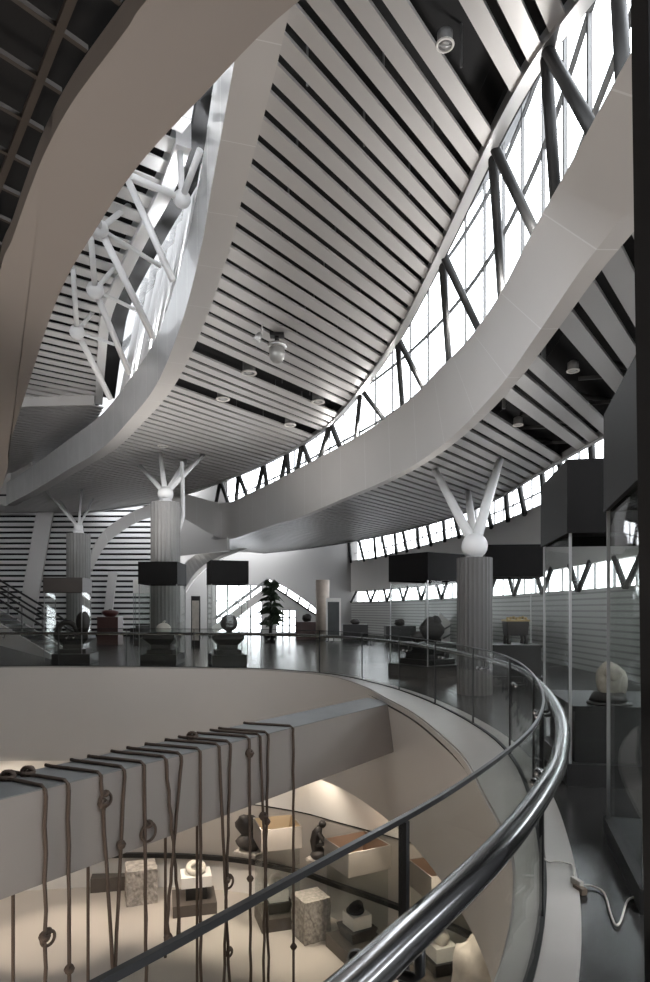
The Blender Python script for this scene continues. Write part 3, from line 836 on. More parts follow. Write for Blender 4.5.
column(67, 90, 534, 27.5, 527.5, ((47, 492), (60, 500), (82, 489), (93, 499)), 'fluted grey column with slender white branches behind the railing at far left', .19, CZ, br=.055)
column(151, 180, 503, 22.5, 494, ((140, 466), (160, 453), (186, 460), (203, 455)), 'tall fluted column with white ball joint and branches beside the hanging black hood', .27, CZ, [[at(182, 462, Y=23.5), at(183, 516, Y=23.2), at(176, 540, Y=22.7)]], br=.095)
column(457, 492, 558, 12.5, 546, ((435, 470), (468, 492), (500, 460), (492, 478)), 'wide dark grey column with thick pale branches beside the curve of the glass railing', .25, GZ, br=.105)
b = MB(); b.lathe([(.36, 0), (.36, 3.2)], at(322.5, 640, Z=0), 20); b.build('column', M_wood, label='pale timber post between the oxblood plinth and framed poster', cat='column')['kind'] = 'thing'

# ------------------------------------------------------------------ display cases (square glass case, black hood, stepped plinth)
def case(corner, ldir, ll, fl, z0, z1, table, label, group='glass display cases on the upper floor', base_h=.3, hood=M_hood, shift=(0, 0), stepped=True, base_scale=1.0):
    """corner: nearest plan corner, ldir: plan direction of the left face, ll/fl: face lengths"""
    u = Vector(ldir).normalized(); v = Vector((u.y, -u.x))
    c = Vector(corner) + u * ll / 2 + v * fl / 2; rz = math.atan2(v.y, v.x)
    o = thing('display_case', (c.x, c.y, 0), label, 'display case', group, rz)
    b = MB(); t = .03; W, D = fl, ll
    for sx, sy, w, d in ((0, -1, W, t), (0, 1, W, t), (-1, 0, t, D - 2 * t), (1, 0, t, D - 2 * t)):
        b.box((sx * (W - t) / 2, sy * (D - t) / 2, (z0 + z1) / 2), (w, d, z1 - z0))
    b.box((0, 0, z0 + .12), (W - 2 * t, D - 2 * t, .03))
    b.build('hood', hood, o)
    iw, idp = W * .94, D * .94
    b = MB()
    for sx, sy, w, d in ((0, -1, iw, .012), (0, 1, iw, .012), (-1, 0, .012, idp - .03), (1, 0, .012, idp - .03)):
        b.box((sx * iw / 2, sy * idp / 2, (z0 + .1) / 2 + .06), (w, d, z0 + .1 - .12))
    b.build('glass_panel', M_glass, o)
    for sx in (-1, 1):
        for sy in (-1, 1):
            b = MB(); b.box((sx * (iw / 2 + .008), sy * (idp / 2 + .008), z0 / 2 + .05), (.022, .022, z0 - .05)); b.build('corner_strip', M_edge if W > 1.2 else M_frame, o)
    sx, sy = shift; k = base_scale
    b = MB(); h = table
    if stepped:
        b.box((sx, sy, h * .17), (W * .92 * k, D * .92 * k, h * .34))
        b.box((sx, sy, h * .42), (W * .66 * k, D * .66 * k, h * .16))
        b.box((sx, sy, h * .58), (W * .5 * k, D * .5 * k, h * .16))
        M = Matrix.Identity(3)
        b.box((sx, sy, h * .76), (W * .5 * k, D * .5 * k, h * .2), taper=1.6)
        b.box((sx, sy, h * .93), (W * .8 * k, D * .8 * k, h * .14))
    else:
        bz = .13 if h < .6 else .2; k = .62 if h < .6 else .88
        b.box((sx, sy, bz / 2), (W, D, bz)); b.box((sx, sy, h / 2 + .05), (W * k, D * k, h - .1)); b.box((sx, sy, h - .025), (W * k * 1.03, D * k * 1.03, .05))
    b.build('plinth', M_plinth, o)
    return o
def facing(px0, px1, ybot, z0, ang):
    """front-left plan corner and width for a hood whose front spans px0..px1"""
    Y = (z0 - EYE) * FPX / (HOR - ybot)
    a = at(px0, ybot, Y=Y); w = (px1 - px0) / FPX * Y / math.cos(ang)
    u = Vector((-math.sin(ang), math.cos(ang)))
    return a.xy, u, w
# three across the opening
c0, u, w = facing(50, 88, 592, 2.13, .0); 
c_l1 = case((at(43, 592, Y=19.3)).xy, (-.12, 1), 1.2, 1.12, 2.13, 2.56, .86, 'glass display case with a bronze brown hood standing before the left column', hood=M_hoodg, shift=(.22, 0), base_scale=1.06)
c_l2 = case((at(138, 584, Y=18.9)).xy, (-.02, 1), 1.35, 1.13, 2.35, 3.0, .88, 'glass display case with black hood in front of the tall column holding a pale gourd')
c_l3 = case((at(211, 583, Y=18.6)).xy, (-.30, 1), 1.12, 1.08, 2.35, 3.02, .88, 'glass display case with black hood holding a dark sphere, nearest the tall palm')
c_r4 = case((2.4, 15.3), (-.59, .81), 1.37, 1.3, 2.3, 2.96, .8, 'glass display case with a wide black hood left of the thick grey column', base_scale=1.1)
c_r3 = case((3.36, 13.75), (.1, 1), 1.35, 1.24, 2.3, 2.97, .86, 'glass display case with the bronze vessel just right of the thick grey column', stepped=False)
c_r2 = case((2.2, 5.95), (.15, .99), 1.37, 1.4, 2.3, 2.97, .72, 'glass display case holding a stone head, second from the black partition', stepped=False)
c_r1 = case((1.66, 3.45), (.26, .97), 1.27, 1.2, 2.3, 2.99, .42, 'large near glass display case whose hood overhangs beside the black partition', stepped=False, base_scale=1.0)
c_f = case((at(133, 593, Y=29)).xy, (-.2, 1), 1.1, 1.0, 2.35, 2.95, .9, 'distant glass display case with pale hood behind the tall column', hood=M_whitebox)

def on(case_o, dx=0, dy=0, z=0):
    M = Matrix.Rotation(case_o.rotation_euler.z, 3, 'Z'); p = case_o.location + M @ Vector((dx, dy, 0)); p.z = z; return p

# exhibits in the cases
p = on(c_l1, .05, -.1, .86); o = thing('sculpture', p, 'dark arched stone with an upright oval slab beside it on the left stepped plinth', 'sculpture')
b = MB(); n = 12; b.tube([(-.35 + .05 * 0 + .3 * (1 - math.cos(PI * k / n)) / 1 - .0, 0, .34 * math.sin(PI * k / n) + .03) for k in range(n + 1)], .085, 10); b.build('arch', M_darkstone, o)
b = MB(); b.ball((.42, 0, .36), .34, 18, sc=(.62, .35, 1.05), noise=.05, seed=2); b.build('slab', M_darkstone, o)
p = on(c_l2, .02, 0, .88); o = thing('gourd_vase', p, 'pale gourd shaped vase on the stepped plinth before the tall column', 'vase')
b = MB(); b.lathe([(.12, 0), (.2, .05), (.23, .14), (.2, .24), (.12, .31), (.06, .33)], n=20); b.build('body', M_pale, o)
b = MB(); b.tube([(0, 0, .32), (.01, 0, .36), (.05, 0, .40)], [.05, .035, .025], 8); b.build('stem', M_pale, o)
p = on(c_l3, .05, -.05, .88); o = thing('sphere_sculpture', p, 'dark polished sphere on a small foot, on the stepped plinth', 'sculpture')
b = MB(); b.ball((0, 0, .34), .26, 24); b.build('sphere', M_darkstone, o)
b = MB(); b.lathe([(.16, 0), (.1, .05), (.09, .1)], n=16); b.build('foot', M_darkstone, o)
p = on(c_r4, -.1, -.1, .8); o = thing('dragon_sculpture', p, 'black hunched beast sculpture in the case left of the thick column', 'sculpture')
b = MB(); b.ball((.12, 0, .3), .3, 18, sc=(1, .6, 1.05), noise=.12, seed=4); b.ball((-.2, 0, .14), .16, 14, sc=(1.3, .7, .8), noise=.15, seed=9); b.ball((.24, 0, .52), .14, 12, noise=.15, seed=5)
b.build('body', M_darkstone, o)
b = MB()
for x in (-.25, .0, .3): b.box((x, 0, .05), (.08, .2, .1))
b.build('foot', M_darkstone, o)
p = on(c_r3, .1, -.15, .865); o = thing('bronze_vessel', p, 'dark square bronze vessel with gilt rim on four legs beside the thick column', 'vessel')
b = MB(); b.box((0, 0, .34), (.44, .36, .30), taper=1.1); b.box((0, 0, .2), (.4, .32, .04)); b.build('body', M_darkstone, o, bevel=.015)
for sx in (-1, 1):
    for sy in (-1, 1):
        b = MB(); b.tube([(sx * .17, sy * .13, .21), (sx * .19, sy * .14, .1), (sx * .18, sy * .14, 0)], [.045, .035, .045], 10); b.build('leg', M_darkstone, o)
b = MB(); b.box((0, 0, .51), (.5, .42, .04)); 
for k in range(7): b.ball((-.2 + .066 * k, -.1, .55 + .012 * (k % 3)), .035, 8)
b.build('rim', M_gold, o)
p = on(c_r2, -.08, -.35, .72); p = p + Vector((-.2, -.05, 0)); o = thing('head_sculpture', p, 'weathered pale stone head on a black round base inside the near case', 'sculpture')
b = MB(); b.ball((0, 0, .22), .14, 24, sc=(.85, .85, 1.25), noise=.06, seed=3); b.ball((0, -.07, .30), .085, 14, noise=.08, seed=6); b.ball((.05, .02, .2), .12, 14, sc=(1, 1, 1.3), noise=.08, seed=8); b.build('head', mat('mottled_stone', (.30, .27, .23), .7, noise=(16, .6), bump=.6), o)
b = MB(); b.ball((0, 0, .06), .15, 16, sc=(1.1, 1, .45), noise=.12, seed=7); b.lathe([(.2, 0), (.2, .02)], n=24); b.build('base', M_darkstone, o)
p = on(c_r1, -.1, .2, .425); o = thing('low_sculpture', p, 'dark low stone block lying inside the nearest case by the partition', 'sculpture')
b = MB(); b.box((0, 0, .1), (.5, .35, .2), taper=.9); b.build('block', M_darkstone, o, bevel=.03); b = MB(); b.ball((0, 0, .26), .11, 14, noise=.15, seed=12); b.build('top_stone', M_darkstone, o)

# ------------------------------------------------------------------ mid-distance furniture
def plinth_box(px0, px1, ytop, ybase, m, label, name='plinth', cat='plinth'):
    Y = EYE * FPX / (ybase - HOR); a, c = at(px0, ybase, Y=Y), at(px1, ybase, Y=Y); w = c.x - a.x; h = at(0, ytop, Y=Y).z
    b = MB(); b.box((0, 0, h / 2), (w, w * .8, h)); b.box((0, 0, .04), (w * 1.04, w * .84, .08))
    o = b.build(name, m, label=label, cat=cat); o.location = ((a.x + c.x) / 2, Y + w * .4, 0); return o, h
o, h = plinth_box(97, 118, 617, 645, M_red, 'oxblood display plinth carrying a red lacquer bowl left of the tall column')
p = o.location + Vector((0, 0, h)); o = thing('lacquer_bowl', p, 'rounded dark red lacquer bowl on the plinth left of the tall column', 'bowl')
b = MB(); b.lathe([(.2, 0), (.26, .05), (.38, .16), (.36, .26), (.2, .32)], n=20); b.build('bowl', mat('red_lacquer', (.10, .03, .028), .3), o)
b = MB(); b.lathe([(.1, .31), (.06, .36)], n=14); b.build('lid_knob', M_darkstone, o)
o, h = plinth_box(296, 317, 622, 639.5, M_red, 'oxblood display plinth between the palm and the timber post')
p = o.location + Vector((0, 0, h)); b = MB(); b.ball((0, 0, .22), .26, 14, sc=(1, 1, .85), noise=.15, seed=21); o = b.build('carved_stone', M_darkstone, label='small dark carved stone on the oxblood plinth beside the timber post', cat='sculpture'); o.location = p
for i, (x0, x1, yt, yb, lab) in enumerate(((343, 368, 624.5, 641, 'long black display table right of the framed poster'), (386, 416, 626, 645, 'black display table with a small dark figure, beyond the wide hood'))):
    o, h = plinth_box(x0, x1, yt, yb, M_plinth, lab, 'display_table', 'table')
    b = MB(); b.ball((0, 0, .14), .2, 14, sc=(1.2, .7, .8), noise=.2, seed=31 + i); q = b.build('carved_stone', M_darkstone, label='small rough stone on the %s' % ('long black table by the poster' if i == 0 else 'black table beyond the wide hood'), cat='sculpture'); q.location = o.location + Vector((0, 0, h))
o, h = plinth_box(130, 148, 628, 642, M_plinth, 'low black table inside the distant pale case behind the tall column', 'display_table', 'table')
# framed posters
def poster(px0, px1, yt, yb, label):
    Y = EYE * FPX / (yb - HOR); a, c = at(px0, yt, Y=Y), at(px1, yt, Y=Y); w = c.x - a.x
    o = thing('framed_poster', ((a.x + c.x) / 2, Y, 0), label, 'poster')
    b = MB(); b.box((0, .05, a.z / 2), (w, .08, a.z)); b.build('frame', M_whitebox if px0 > 300 else M_dark, o)
    b = MB(); b.box((0, 0, a.z * .52), (w * .76, .02, a.z * .78)); b.build('print', M_poster if px0 > 300 else M_pale, o)
poster(326, 341, 598, 641, 'tall white framed dark poster standing right of the timber post')
poster(191, 200, 596, 647, 'slim black framed upright sign board right of the tall column')
# palm and its pot
Yp = 33.0; p = at(270, 644, Y=Yp); p.z = 0
o = thing('potted_palm', p, 'tall dark green palm in a pot behind the sphere case', 'plant')
b = MB(); b.lathe([(.28, 0), (.36, .4), (.38, .42)], n=18); b.build('pot', M_dark, o)
b = MB(); b.tube([(0, 0, .4), (.03, 0, 1.4), (0, .02, 2.5)], [.06, .05, .03], 8)
b.tube([(.05, 0, .4), (.14, 0, 1.2), (.2, .02, 1.9)], [.04, .03, .02], 8); b.build('trunk', M_darkstone, o)
b = MB(); rnd = random.Random(5)
for k in range(95):
    z = .8 + 2.2 * rnd.random(); a = rnd.random() * 2 * PI; L = (.85 - .18 * (z - 1)) * (.7 + .5 * rnd.random()); el = .2 + .8 * rnd.random()
    dx, dy = math.cos(a), math.sin(a); base = Vector((.05, 0, z)); side = Vector((-dy * .6, dx * .6, .8))
    pts = [base + Vector((dx, dy, 0)) * L * t * math.cos(el * (1 - t)) + Vector((0, 0, L * (math.sin(el) * t - .75 * t * t))) for t in (0, .33, .66, 1)]
    for i in range(3):
        w0, w1_ = .11 * (1 - abs(i / 3 - .4)), .11 * (1 - abs((i + 1) / 3 - .4)) * (0.1 if i == 2 else 1)
        b.add([pts[i] - side * w0, pts[i] + side * w0, pts[i + 1] + side * w1_, pts[i + 1] - side * w1_], [(0, 1, 2, 3)])
        b.add([pts[i] - side * w0 - Vector((0, 0, .01)), pts[i] + side * w0 - Vector((0, 0, .01)), pts[i + 1] + side * w1_, pts[i + 1] - side * w1_], [(3, 2, 1, 0)])
b.build('foliage', M_leaf, o)
# staircase at far left: stringer, treads, glass balustrade with twin rails
Ys = 20.5
o = thing('staircase', (*at(58, 660, Y=Ys).xy, 0), 'grey staircase with twin dark handrails and glass climbing to the left edge', 'staircase')
def so(px, py, dy=0): v = at(px, py, Y=Ys); v.y += dy; return v - o.location
f0 = at(58, 660, Y=Ys).x
b = MB(); 
def wedge(x0, z0, x1, z1, th, dy, w):
    sec = []
    for x, z in ((x0, z0), (x1, z1)):
        sec.append([(x, dy, z), (x, dy + w, z), (x, dy + w, max(-.0, z - th)), (x, dy, max(-.0, z - th))])
    b.loft(sec)
X0 = 0.0; X1 = at(-60, 600, Y=Ys).x - f0; Z1 = at(0, 588, Y=Ys).z
wedge(0, .08, X1, Z1, 1.3, 0, .12); wedge(0, .08, X1, Z1, 1.3, 1.5, .12); b.build('stringer', M_slat, o)
b = MB(); nst = 13
for k in range(nst): b.box((X1 * (k + .5) / nst, .8, Z1 * (k + .6) / nst - .05), (abs(X1) / nst, 1.4, .08))
b.build('tread', M_plinth, o)
for dy in (.06, 1.56):
    for dz in (.98, .74):
        b = MB(); b.tube([(.0, dy, dz + .05), (X1, dy, Z1 + dz)], .035, 8); b.build('handrail', M_dark, o)
    b = MB(); b.sweep([Vector((0, dy, .1)), Vector((X1, dy, Z1 + .1))], [(-.006, 0), (.006, 0), (.006, .75), (-.006, .75)]); b.build('glass_panel', M_glass, o)
    for k in range(4):
        t = k / 3.2; b = MB(); b.box((X1 * t, dy, Z1 * t + .5), (.05, .04, 1.0)); b.build('post', M_frame, o)

o = thing('escalator', (*at(238, 633, Y=42).xy, 0), 'pale diagonal escalator flank before the bright far glazing behind the sphere case', 'escalator')
for d in (0, 1.1):
    b = MB(); b.bar((-1.6, d, .3), (1.9, d, 2.9), .12, .42); b.build('flank', M_whitebox, o)
    b = MB(); b.bar((-1.6, d, 1.0), (1.9, d, 3.6), .1, .09); b.build('handrail', M_frame, o)
# small white stair beyond the hunched beast
o = thing('white_stair', (*at(447, 641, Y=30).xy, 0), 'small white stair flank with handrail seen beyond the hunched beast', 'staircase')
b = MB(); b.loft([[(-.35, 0, 0), (-.35, .2, 0), (-.35, .2, 1.5), (-.35, 0, 1.5)], [(.7, 0, 0), (.7, .2, 0), (.7, .2, .5), (.7, 0, .5)]]); b.build('flank', M_whitebox, o)
b = MB(); b.tube([(-.2, -.1, .7), (.9, -.1, 1.3)], .04, 8); b.tube([(-.2, -.1, .3), (.9, -.1, .9)], .04, 8); b.build('handrail', M_frame, o)

# ------------------------------------------------------------------ lights and camera on the ceiling (fittings)
def ring_light(px, py, Z, r, label, nm='spotlight'):
    p = at(px, py, Z=Z); o = thing(nm, p, label, 'light', 'round ceiling spotlights')
    b = MB(); M = Matrix.Rotation(.0, 3, 'X')
    b.torus((0, 0, 0), r, r * .16, M, 26, 8); b.build('rim', M_whitebox, o)
    b = MB(); b.lathe([(r * .95, 0), (r * .95, r * 1.5), (r * .5, r * 1.8)], n=24); hs = b.build('housing', M_frame, o)
    b = MB(); b.lathe([(r * .5, -.002), (r * .5, .015)], n=20); b.bar((-r * .9, 0, -.004), (r * .9, 0, -.004), .012, .012); b.build('lens', M_edge, hs)
ring_light(445, 45, CZ - .0, .085, 'round white rimmed spotlight high between slats near the silver ceiling edge')
ring_light(573, 371, GZ, .085, 'round spotlight in the upper dark slot of the side gallery ceiling')
ring_light(518, 425, GZ, .09, 'round spotlight in the lower dark slot of the side gallery ceiling')
for px, py, lab in ((249, 373, 'left round spotlight in the upper wide slot below the dome camera'), (318, 402, 'right round spotlight in the upper wide slot below the dome camera'), (223, 399, 'left round spotlight in the lower wide slot of the big slatted ceiling'), (290, 425, 'right round spotlight in the lower wide slot of the big slatted ceiling'), (163, 446, 'faint round spotlight between slats above the tall column branches')):
    ring_light(px, py, CZ, .17, lab)
p = at(277, 334, Z=CZ); o = thing('dome_camera', p, 'grey dome security camera hanging below the slatted ceiling', 'camera')
dz = -(p.y * 20 / FPX)
b = MB(); b.box((0, 0, .0), (.3, .2, .12)); b.tube([(0, 0, 0), (0, 0, -.22)], .05, 10); b.build('mount', M_dark, o)
b = MB(); b.lathe([(.10, -.18), (.19, -.22), (.21, -.27), (.17, -.30)], n=24); b.build('collar', M_edge, o)
b = MB(); b.lathe([(.165, -.28), (.165, -.46), (.145, -.54), (.09, -.61), (.02, -.63)], n=24); b.build('dome', mat('smoked_dome', (.36, .35, .33), .3, .3), o)
p = at(262, 325, Z=CZ); o = thing('track_spotlight', p, 'small white track spotlight beside the dome camera', 'light')
b = MB(); b.tube([(0, 0, .02), (0, 0, -.2)], .018, 8); b.build('stem', M_whitebox, o)
b = MB(); b.tube([(-.04, 0, -.2), (-.12, -.06, -.34)], [.06, .08], 14); b.torus((-.12, -.06, -.34), .08, .015, Matrix.Rotation(.5, 3, 'Y')); b.build('head', M_edge, o)
for i, px in enumerate((268, 262)):
    pass

# ------------------------------------------------------------------ cable and plug on the curb (near right)
def fl(px, py, z=.03): return at(px, py, Z=z)
o = thing('power_cable', fl(575, 872, 0), 'pale power cable trailing over the kerb and dark floor near the railing', 'cable')
inv2 = o.location
pts = [fl(640, 897, .015), fl(628, 900, .012), fl(621, 920, .012), fl(616, 925, .012), fl(611, 915, .012), fl(604, 893, .012), fl(592, 886, .012), fl(583, 885, .02)]
b = MB(); b.tube([p - inv2 for p in cr([tuple(p) for p in pts], 5)], .006, 8)
pts = [fl(574, 877, .03), fl(573, 866, .035), fl(566, 863, .035), fl(556, 861, .035), fl(549, 862, .034), fl(543, 858, .034)]
b.tube([p - inv2 for p in cr([tuple(p) for p in pts], 5)], .006, 8); b.build('cord', M_cable, o)
b = MB(); p = fl(577, 884, .03) - inv2; b.box(p + Vector((0, 0, .01)), (.028, .09, .04), .25); b.build('plug', M_cable, o, bevel=.005)
b = MB(); p = fl(580, 893, .0) - inv2; b.box(p + Vector((0, 0, .02)), (.035, .08, .035), .3); b.build('adapter', mat('brown_adapter', (.16, .12, .09), .5), o)

# ------------------------------------------------------------------ lower storey exhibits
ZL = -6.5
def lo(px, py): return at(px, py, Z=ZL)
GL = 'glass display cases on the lower floor'
def lower_case(px, py, rz, W, label, hin, plw=1.0, hz=(2.05, 2.6)):
    c = lo(px, py); o = thing('display_case', c, label, 'display case', GL, rz)
    b = MB(); z0, z1 = hz; t = .025
    for sx, sy, w, d in ((0, -1, W, t), (0, 1, W, t), (-1, 0, t, W - 2 * t), (1, 0, t, W - 2 * t)):
        b.box((sx * (W - t) / 2, sy * (W - t) / 2, (z0 + z1) / 2), (w, d, z1 - z0))
    hd = b.build('hood', M_lhood, o)
    b = MB(); i = W / 2 - t
    b.add([(-i, -i, z1 - .01), (i, -i, z1 - .01), (i, i, z1 - .01), (-i, i, z1 - .01), (-i * .7, -i * .7, z0 + .02), (i * .7, -i * .7, z0 + .02), (i * .7, i * .7, z0 + .02), (-i * .7, i * .7, z0 + .02)],
          [(0, 1, 5, 4), (1, 2, 6, 5), (2, 3, 7, 6), (3, 0, 4, 7), (4, 5, 6, 7)]); b.build('hood_lining', hin, hd)
    b = MB(); g = W * .92
    for sx, sy, w, d in ((0, -1, g, .012), (0, 1, g, .012), (-1, 0, .012, g - .03), (1, 0, .012, g - .03)):
        b.box((sx * g / 2, sy * g / 2, z0 / 2 + .05), (w, d, z0 - .05))
    b.build('glass_panel', M_glass, o)
    b = MB(); b.box((0, 0, .16), (W * .95, W * .95, .32)); b.build('plinth', M_lplinth, o)
    b = MB(); b.box((0, 0, .34 + .14), (W * .5, W * .5, .28), taper=1.25); b.build('pedestal', M_plinth, o)
    return o
def place(o, bz): return o.location + Vector((0, 0, bz))
ca = lower_case(277, 922, .3, 1.05, 'lower floor glass case with tan lined hood behind the ropes', M_hoodin)
cb = lower_case(357, 951, .5, 1.15, 'lower floor glass case with copper lined hood, holding a curled carving', M_hoodin2)
cc = lower_case(441, 985, .35, 1.05, 'lower floor glass case with copper hood partly behind the steel post', M_hoodin2)
for c, lab, sd in ((ca, 'white block with a pale ring shaped stone in the tan hooded case', 41), (cb, 'white block topped by a coiled dark carving below the copper hood', 42), (cc, 'white block with a rounded stone in the case behind the steel post', 43)):
    o = thing('carved_stone', place(c, .62), lab, 'sculpture', None, c.rotation_euler.z)
    b = MB(); b.box((0, 0, .15), (.5, .5, .3)); b.build('block', M_whitebox, o)
    b = MB()
    if sd == 42:
        for k in range(4): b.torus((.03 * k - .05, 0, .36 + .03 * k), .17 - .03 * k, .05, Matrix.Rotation(.4 * k, 3, 'X'), 18, 8)
    elif sd == 41: b.torus((0, 0, .42), .16, .07, Matrix.Rotation(.9, 3, 'X'), 20, 10)
    else: b.ball((0, 0, .43), .2, 16, noise=.12, seed=sd)
    b.build('carving', M_darkstone if sd == 42 else M_pale, o)
# open plinth with the white ring block (no hood)
c = lo(194, 907); o = thing('display_plinth', c, 'umber square plinth carrying a dark block, behind the middle ropes', 'plinth', None, .25)
b = MB(); b.box((0, 0, .15), (1.15, 1.1, .3)); b.build('slab', M_lplinth, o)
b = MB(); b.box((0.05, 0, .48), (.55, .55, .36)); b.build('pedestal', M_plinth, o)
o = thing('ring_stone', c + Vector((0.05, 0, .66)), 'white block with an open stone ring on the umber plinth', 'sculpture', None, .25)
b = MB(); b.box((0, 0, .14), (.8, .7, .28)); b.build('block', M_whitebox, o)
b = MB(); b.torus((0, 0, .42), .2, .08, Matrix.Rotation(.35, 3, 'X'), 22, 10); b.build('ring', M_pale, o)
c = lo(112, 886); o = thing('display_plinth', c, 'flat umber plinth partly hidden by the beam, left of the carved block', 'plinth', None, .2)
b = MB(); b.box((0, .2, .2), (1.1, 1.2, .4)); b.build('slab', M_lplinth, o)
b = MB(); b.ball((0, 0, .18), .28, 16, sc=(1.2, 1, .8), noise=.12, seed=51); q = b.build('carved_stone', M_darkstone, label='dark rounded stone on the flat umber plinth under the beam', cat='sculpture'); q.location = c + Vector((.1, .25, .4))
def relief_block(px, py, w, h, rz, label, m):
    c = lo(px, py); bm = bmesh.new(); bmesh.ops.create_cube(bm, size=1)
    bmesh.ops.subdivide_edges(bm, edges=bm.edges[:], cuts=13, use_grid_fill=True)
    rnd = random.Random(int(px))
    for v in bm.verts:
        k = 1 + .07 * (rnd.random() - .5)
        v.co = Vector((v.co.x * w * k, v.co.y * w * k, (v.co.z + .5) * h))
    me = bpy.data.meshes.new('stone_block'); bm.to_mesh(me); bm.free(); me.materials.append(m)
    o = bpy.data.objects.new('stone_block', me); COL.objects.link(o); o.location = c; o.rotation_euler.z = rz
    return tag(o, label, 'stone')
relief_block(141, 899, .82, .95, .35, 'cube shaped carved relief stone standing on the lower floor', mat('relief_stone', (.40, .37, .34), .85, noise=(9, .9), bump=1))
relief_block(311, 936, .72, 1.02, .5, 'speckled stone block beside the copper hooded case on the lower floor', mat('speckled_stone', (.33, .305, .28), .85, noise=(15, .8), bump=1))
# figure and rocks shown on tall slim pedestals before the lower wall
def shelf(px, ybase, Y, w, label):
    p = at(px, ybase, Y=Y); b = MB(); q = min(range(len(Wl)), key=lambda i: (Wl[i] - p.xy).length); n = normals(Wl)[q]
    dep = (Wl[q] - p.xy).length; rz = math.atan2(n.y, n.x) + PI / 2
    b.box((0, dep / 2 - .1, -.03), (w, dep + .35, .06)); b.box((0, dep - .08, -.14), (w * .5, .1, .2))
    o = b.build('wall_shelf', M_lhood, label=label, cat='shelf'); o.location = p; o.rotation_euler.z = rz
    return p
p = shelf(320, 857, 16.75, .5, 'taupe wall shelf carrying the seated figure')
o = thing('figure_sculpture', p, 'small dark seated bronze figure on a wall shelf beside the copper hood', 'sculpture')
b = MB(); b.lathe([(.22, 0), (.26, .06), (.2, .16), (.1, .2)], n=16); b.build('base', M_darkstone, o)
b = MB(); b.tube([(.05, 0, .16), (-.12, 0, .24), (-.14, 0, .4), (-.08, 0, .62), (.0, 0, .78)], [.09, .12, .12, .13, .07], 12); b.ball((.06, 0, .84), .1, 14)
b.tube([(-.06, -.1, .64), (.08, -.1, .44), (.2, -.03, .34)], [.05, .045, .04], 8); b.tube([(-.06, .1, .64), (.08, .1, .44), (.2, .03, .34)], [.05, .045, .04], 8)
b.tube([(-.1, -.06, .3), (.14, -.06, .36), (.16, -.06, .12)], [.07, .06, .05], 8); b.build('body', M_darkstone, o)
p = shelf(250, 850, 17.75, .7, 'taupe wall shelf carrying the lobed brown rock behind the ropes')
o = thing('lobed_rock', p, 'lobed dark brown rock standing behind the knotted ropes', 'sculpture')
b = MB(); b.ball((.0, 0, .24), .36, 18, sc=(1.1, .7, .72), noise=.1, seed=61); b.build('lower_lobe', M_darkstone, o)
b = MB(); b.ball((-.08, 0, .7), .32, 18, sc=(1, .7, .85), noise=.12, seed=62); b.build('upper_lobe', M_darkstone, o)
p = lo(474, 1018); o = thing('jagged_rock', p, 'pale jagged upright rock at the foot of the railing on the lower floor', 'sculpture')
b = MB(); b.ball((0, 0, .8), .55, 22, sc=(.75, .5, 1.6), noise=.16, seed=71); b.ball((.25, 0, .5), .4, 18, sc=(.8, .6, 1.5), noise=.2, seed=72); b.build('rock', M_pale, o)
b = MB(); b.box((0, 0, .06), (1.1, .9, .12)); b.build('base', M_lplinth, o)

# ------------------------------------------------------------------ light
w = bpy.data.worlds.new('sky'); S.world = w; w.use_nodes = True
nt = w.node_tree; bg = nt.nodes['Background']
tc = nt.nodes.new('ShaderNodeTexCoord'); nz = nt.nodes.new('ShaderNodeTexNoise'); nz.inputs['Scale'].default_value = 3
rp = nt.nodes.new('ShaderNodeValToRGB'); rp.color_ramp.elements[0].color = (.86, .92, 1, 1); rp.color_ramp.elements[1].color = (1, 1, 1, 1)
nt.links.new(tc.outputs['Generated'], nz.inputs['Vector']); nt.links.new(nz.outputs['Fac'], rp.inputs['Fac']); nt.links.new(rp.outputs['Color'], bg.inputs['Color'])
bg.inputs['Strength'].default_value = 6.0
def lamp(name, kind, loc, e, col=(1, .86, .70), size=.3, rot=None, spot=None, target=None):
    l = bpy.data.lights.new(name, kind); l.energy = e * .3; l.color = col
    if kind == 'AREA': l.size = size
    else: l.shadow_soft_size = size
    if spot: l.spot_size = spot; l.spot_blend = .6
    o = bpy.data.objects.new(name, l); COL.objects.link(o); o.location = loc
    if target is not None: o.rotation_euler = (Vector(target) - Vector(loc)).to_track_quat('-Z', 'Y').to_euler()
    return o
for x, y, e, sz in ((-9, 16.9, 200, 1.5), (-6.6, 16.2, 420, 1.0), (-5.1, 17.6, 260, 1.1), (-3, 17.2, 420, 1.2), (-1.2, 16.4, 420, 1.2), (.6, 15.0, 420, 1.2), (2.4, 13.2, 300, 1.3), (3.0, 10.2, 220, 1.5), (-14.5, 12, 200, 2)):
    lamp('lower_lamp', 'SPOT', (x, y - .4, -2.75), e * 2.2, spot=sz, size=.1, target=(x, y, -6.5))
for x, y in ((-9, 18), (-5.8, 18.6), (-2.8, 18.3), (-.4, 17.2), (1.6, 15.5), (3.2, 13.6)):
    lamp('wall_washer', 'SPOT', (x, y - .7, -2.7), 150, spot=2.2, size=.15, target=(x * .97 + .2, y + .5, -4.4))
for o, e in ((c_l1, 190), (c_l2, 190), (c_l3, 170), (c_r4, 70), (c_r3, 60), (c_r2, 22), (c_r1, 14)):
    p = o.location; lamp('hood_fill', 'AREA', (p.x, p.y, 2.85), e, (1, .96, .92), .8, target=(p.x, p.y, 9))  # hidden fill added above each hood, lifts the dark ceilings
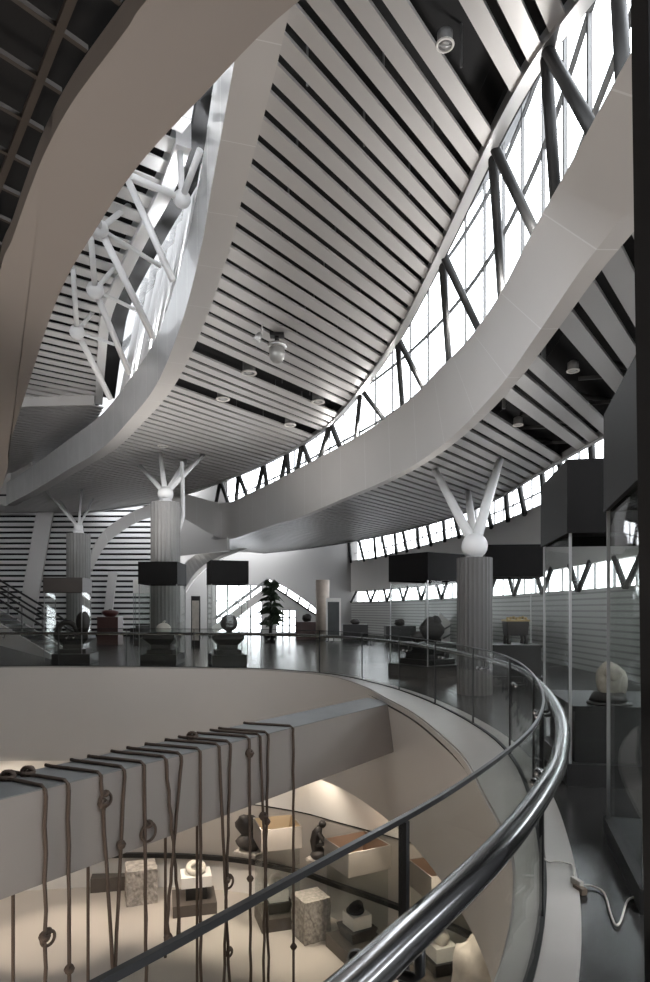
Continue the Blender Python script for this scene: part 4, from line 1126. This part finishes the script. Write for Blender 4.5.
lamp('void_fill', 'AREA', (-4.2, 2.6, -3.4), 600, (1, .88, .77), 1.6, target=(-3.2, 7.0, 5))  # out-of-view fill added under the opening for beam, ring soffit and slats
Lf = arclen(ftop)
for k in range(7):      # unseen fill lights added on top of the white band to brighten the slats
    s = 5.2 + k * 2.4; p = sample(ftop, Lf, s); n = nT[min(range(len(ftop)), key=lambda i: (ftop[i] - p).length)]
    q = Vector((p.x + n.x * .34, p.y + n.y * .34, p.z + .04))
    lamp('band_fill', 'AREA', q, 90, (1, .97, .94), .35, target=(q.x - n.x * 3.2, q.y - n.y * 3.2, 7.6))
for k in range(7):      # more added fill, hidden behind the lens band, to lift the raised ceiling
    s = 4.5 + k * 2.2; p = sample(Bc, LB, s); q = sample(Bc, LB, s + .1); t = (q - p).normalized(); n = Vector((t.y, -t.x))
    lamp('band_fill', 'AREA', (p.x + n.x * .4, p.y + n.y * .4, 8.4), 260, (.96, .98, 1), .3, target=(p.x - n.x * .6, p.y - n.y * .6, 9.9))
for o in bpy.data.objects:
    if o.type == 'MESH' and o.name.split('.')[0] in ('trim_5', 'trim_6', 'trim_7', 'wall_void', 'trim_11', 'trim_12', 'trim_3'):
        o.data.polygons.foreach_set('use_smooth', [True] * len(o.data.polygons)); o.data.set_sharp_from_angle(angle=.55)
# ------------------------------------------------------------------ camera
cam = bpy.data.cameras.new('camera'); co = bpy.data.objects.new('camera', cam); COL.objects.link(co)
co.location = (0, 0, EYE); co.rotation_euler = (PI / 2, 0, 0)
cam.sensor_fit = 'VERTICAL'; cam.sensor_height = 36; cam.lens = 36 * FPX / 982; cam.clip_start = .05; cam.clip_end = 300
cam.shift_y = (HOR - 491) / 982
S.camera = co
S.view_settings.view_transform = 'Standard'; S.view_settings.look = 'None'; S.view_settings.exposure = 0.5; S.view_settings.gamma = 1; S.view_settings.use_curve_mapping = False
S.cycles.use_denoising = True
S.cycles.max_bounces = 10; S.cycles.transparent_max_bounces = 32; S.cycles.caustics_reflective = False; S.cycles.caustics_refractive = False
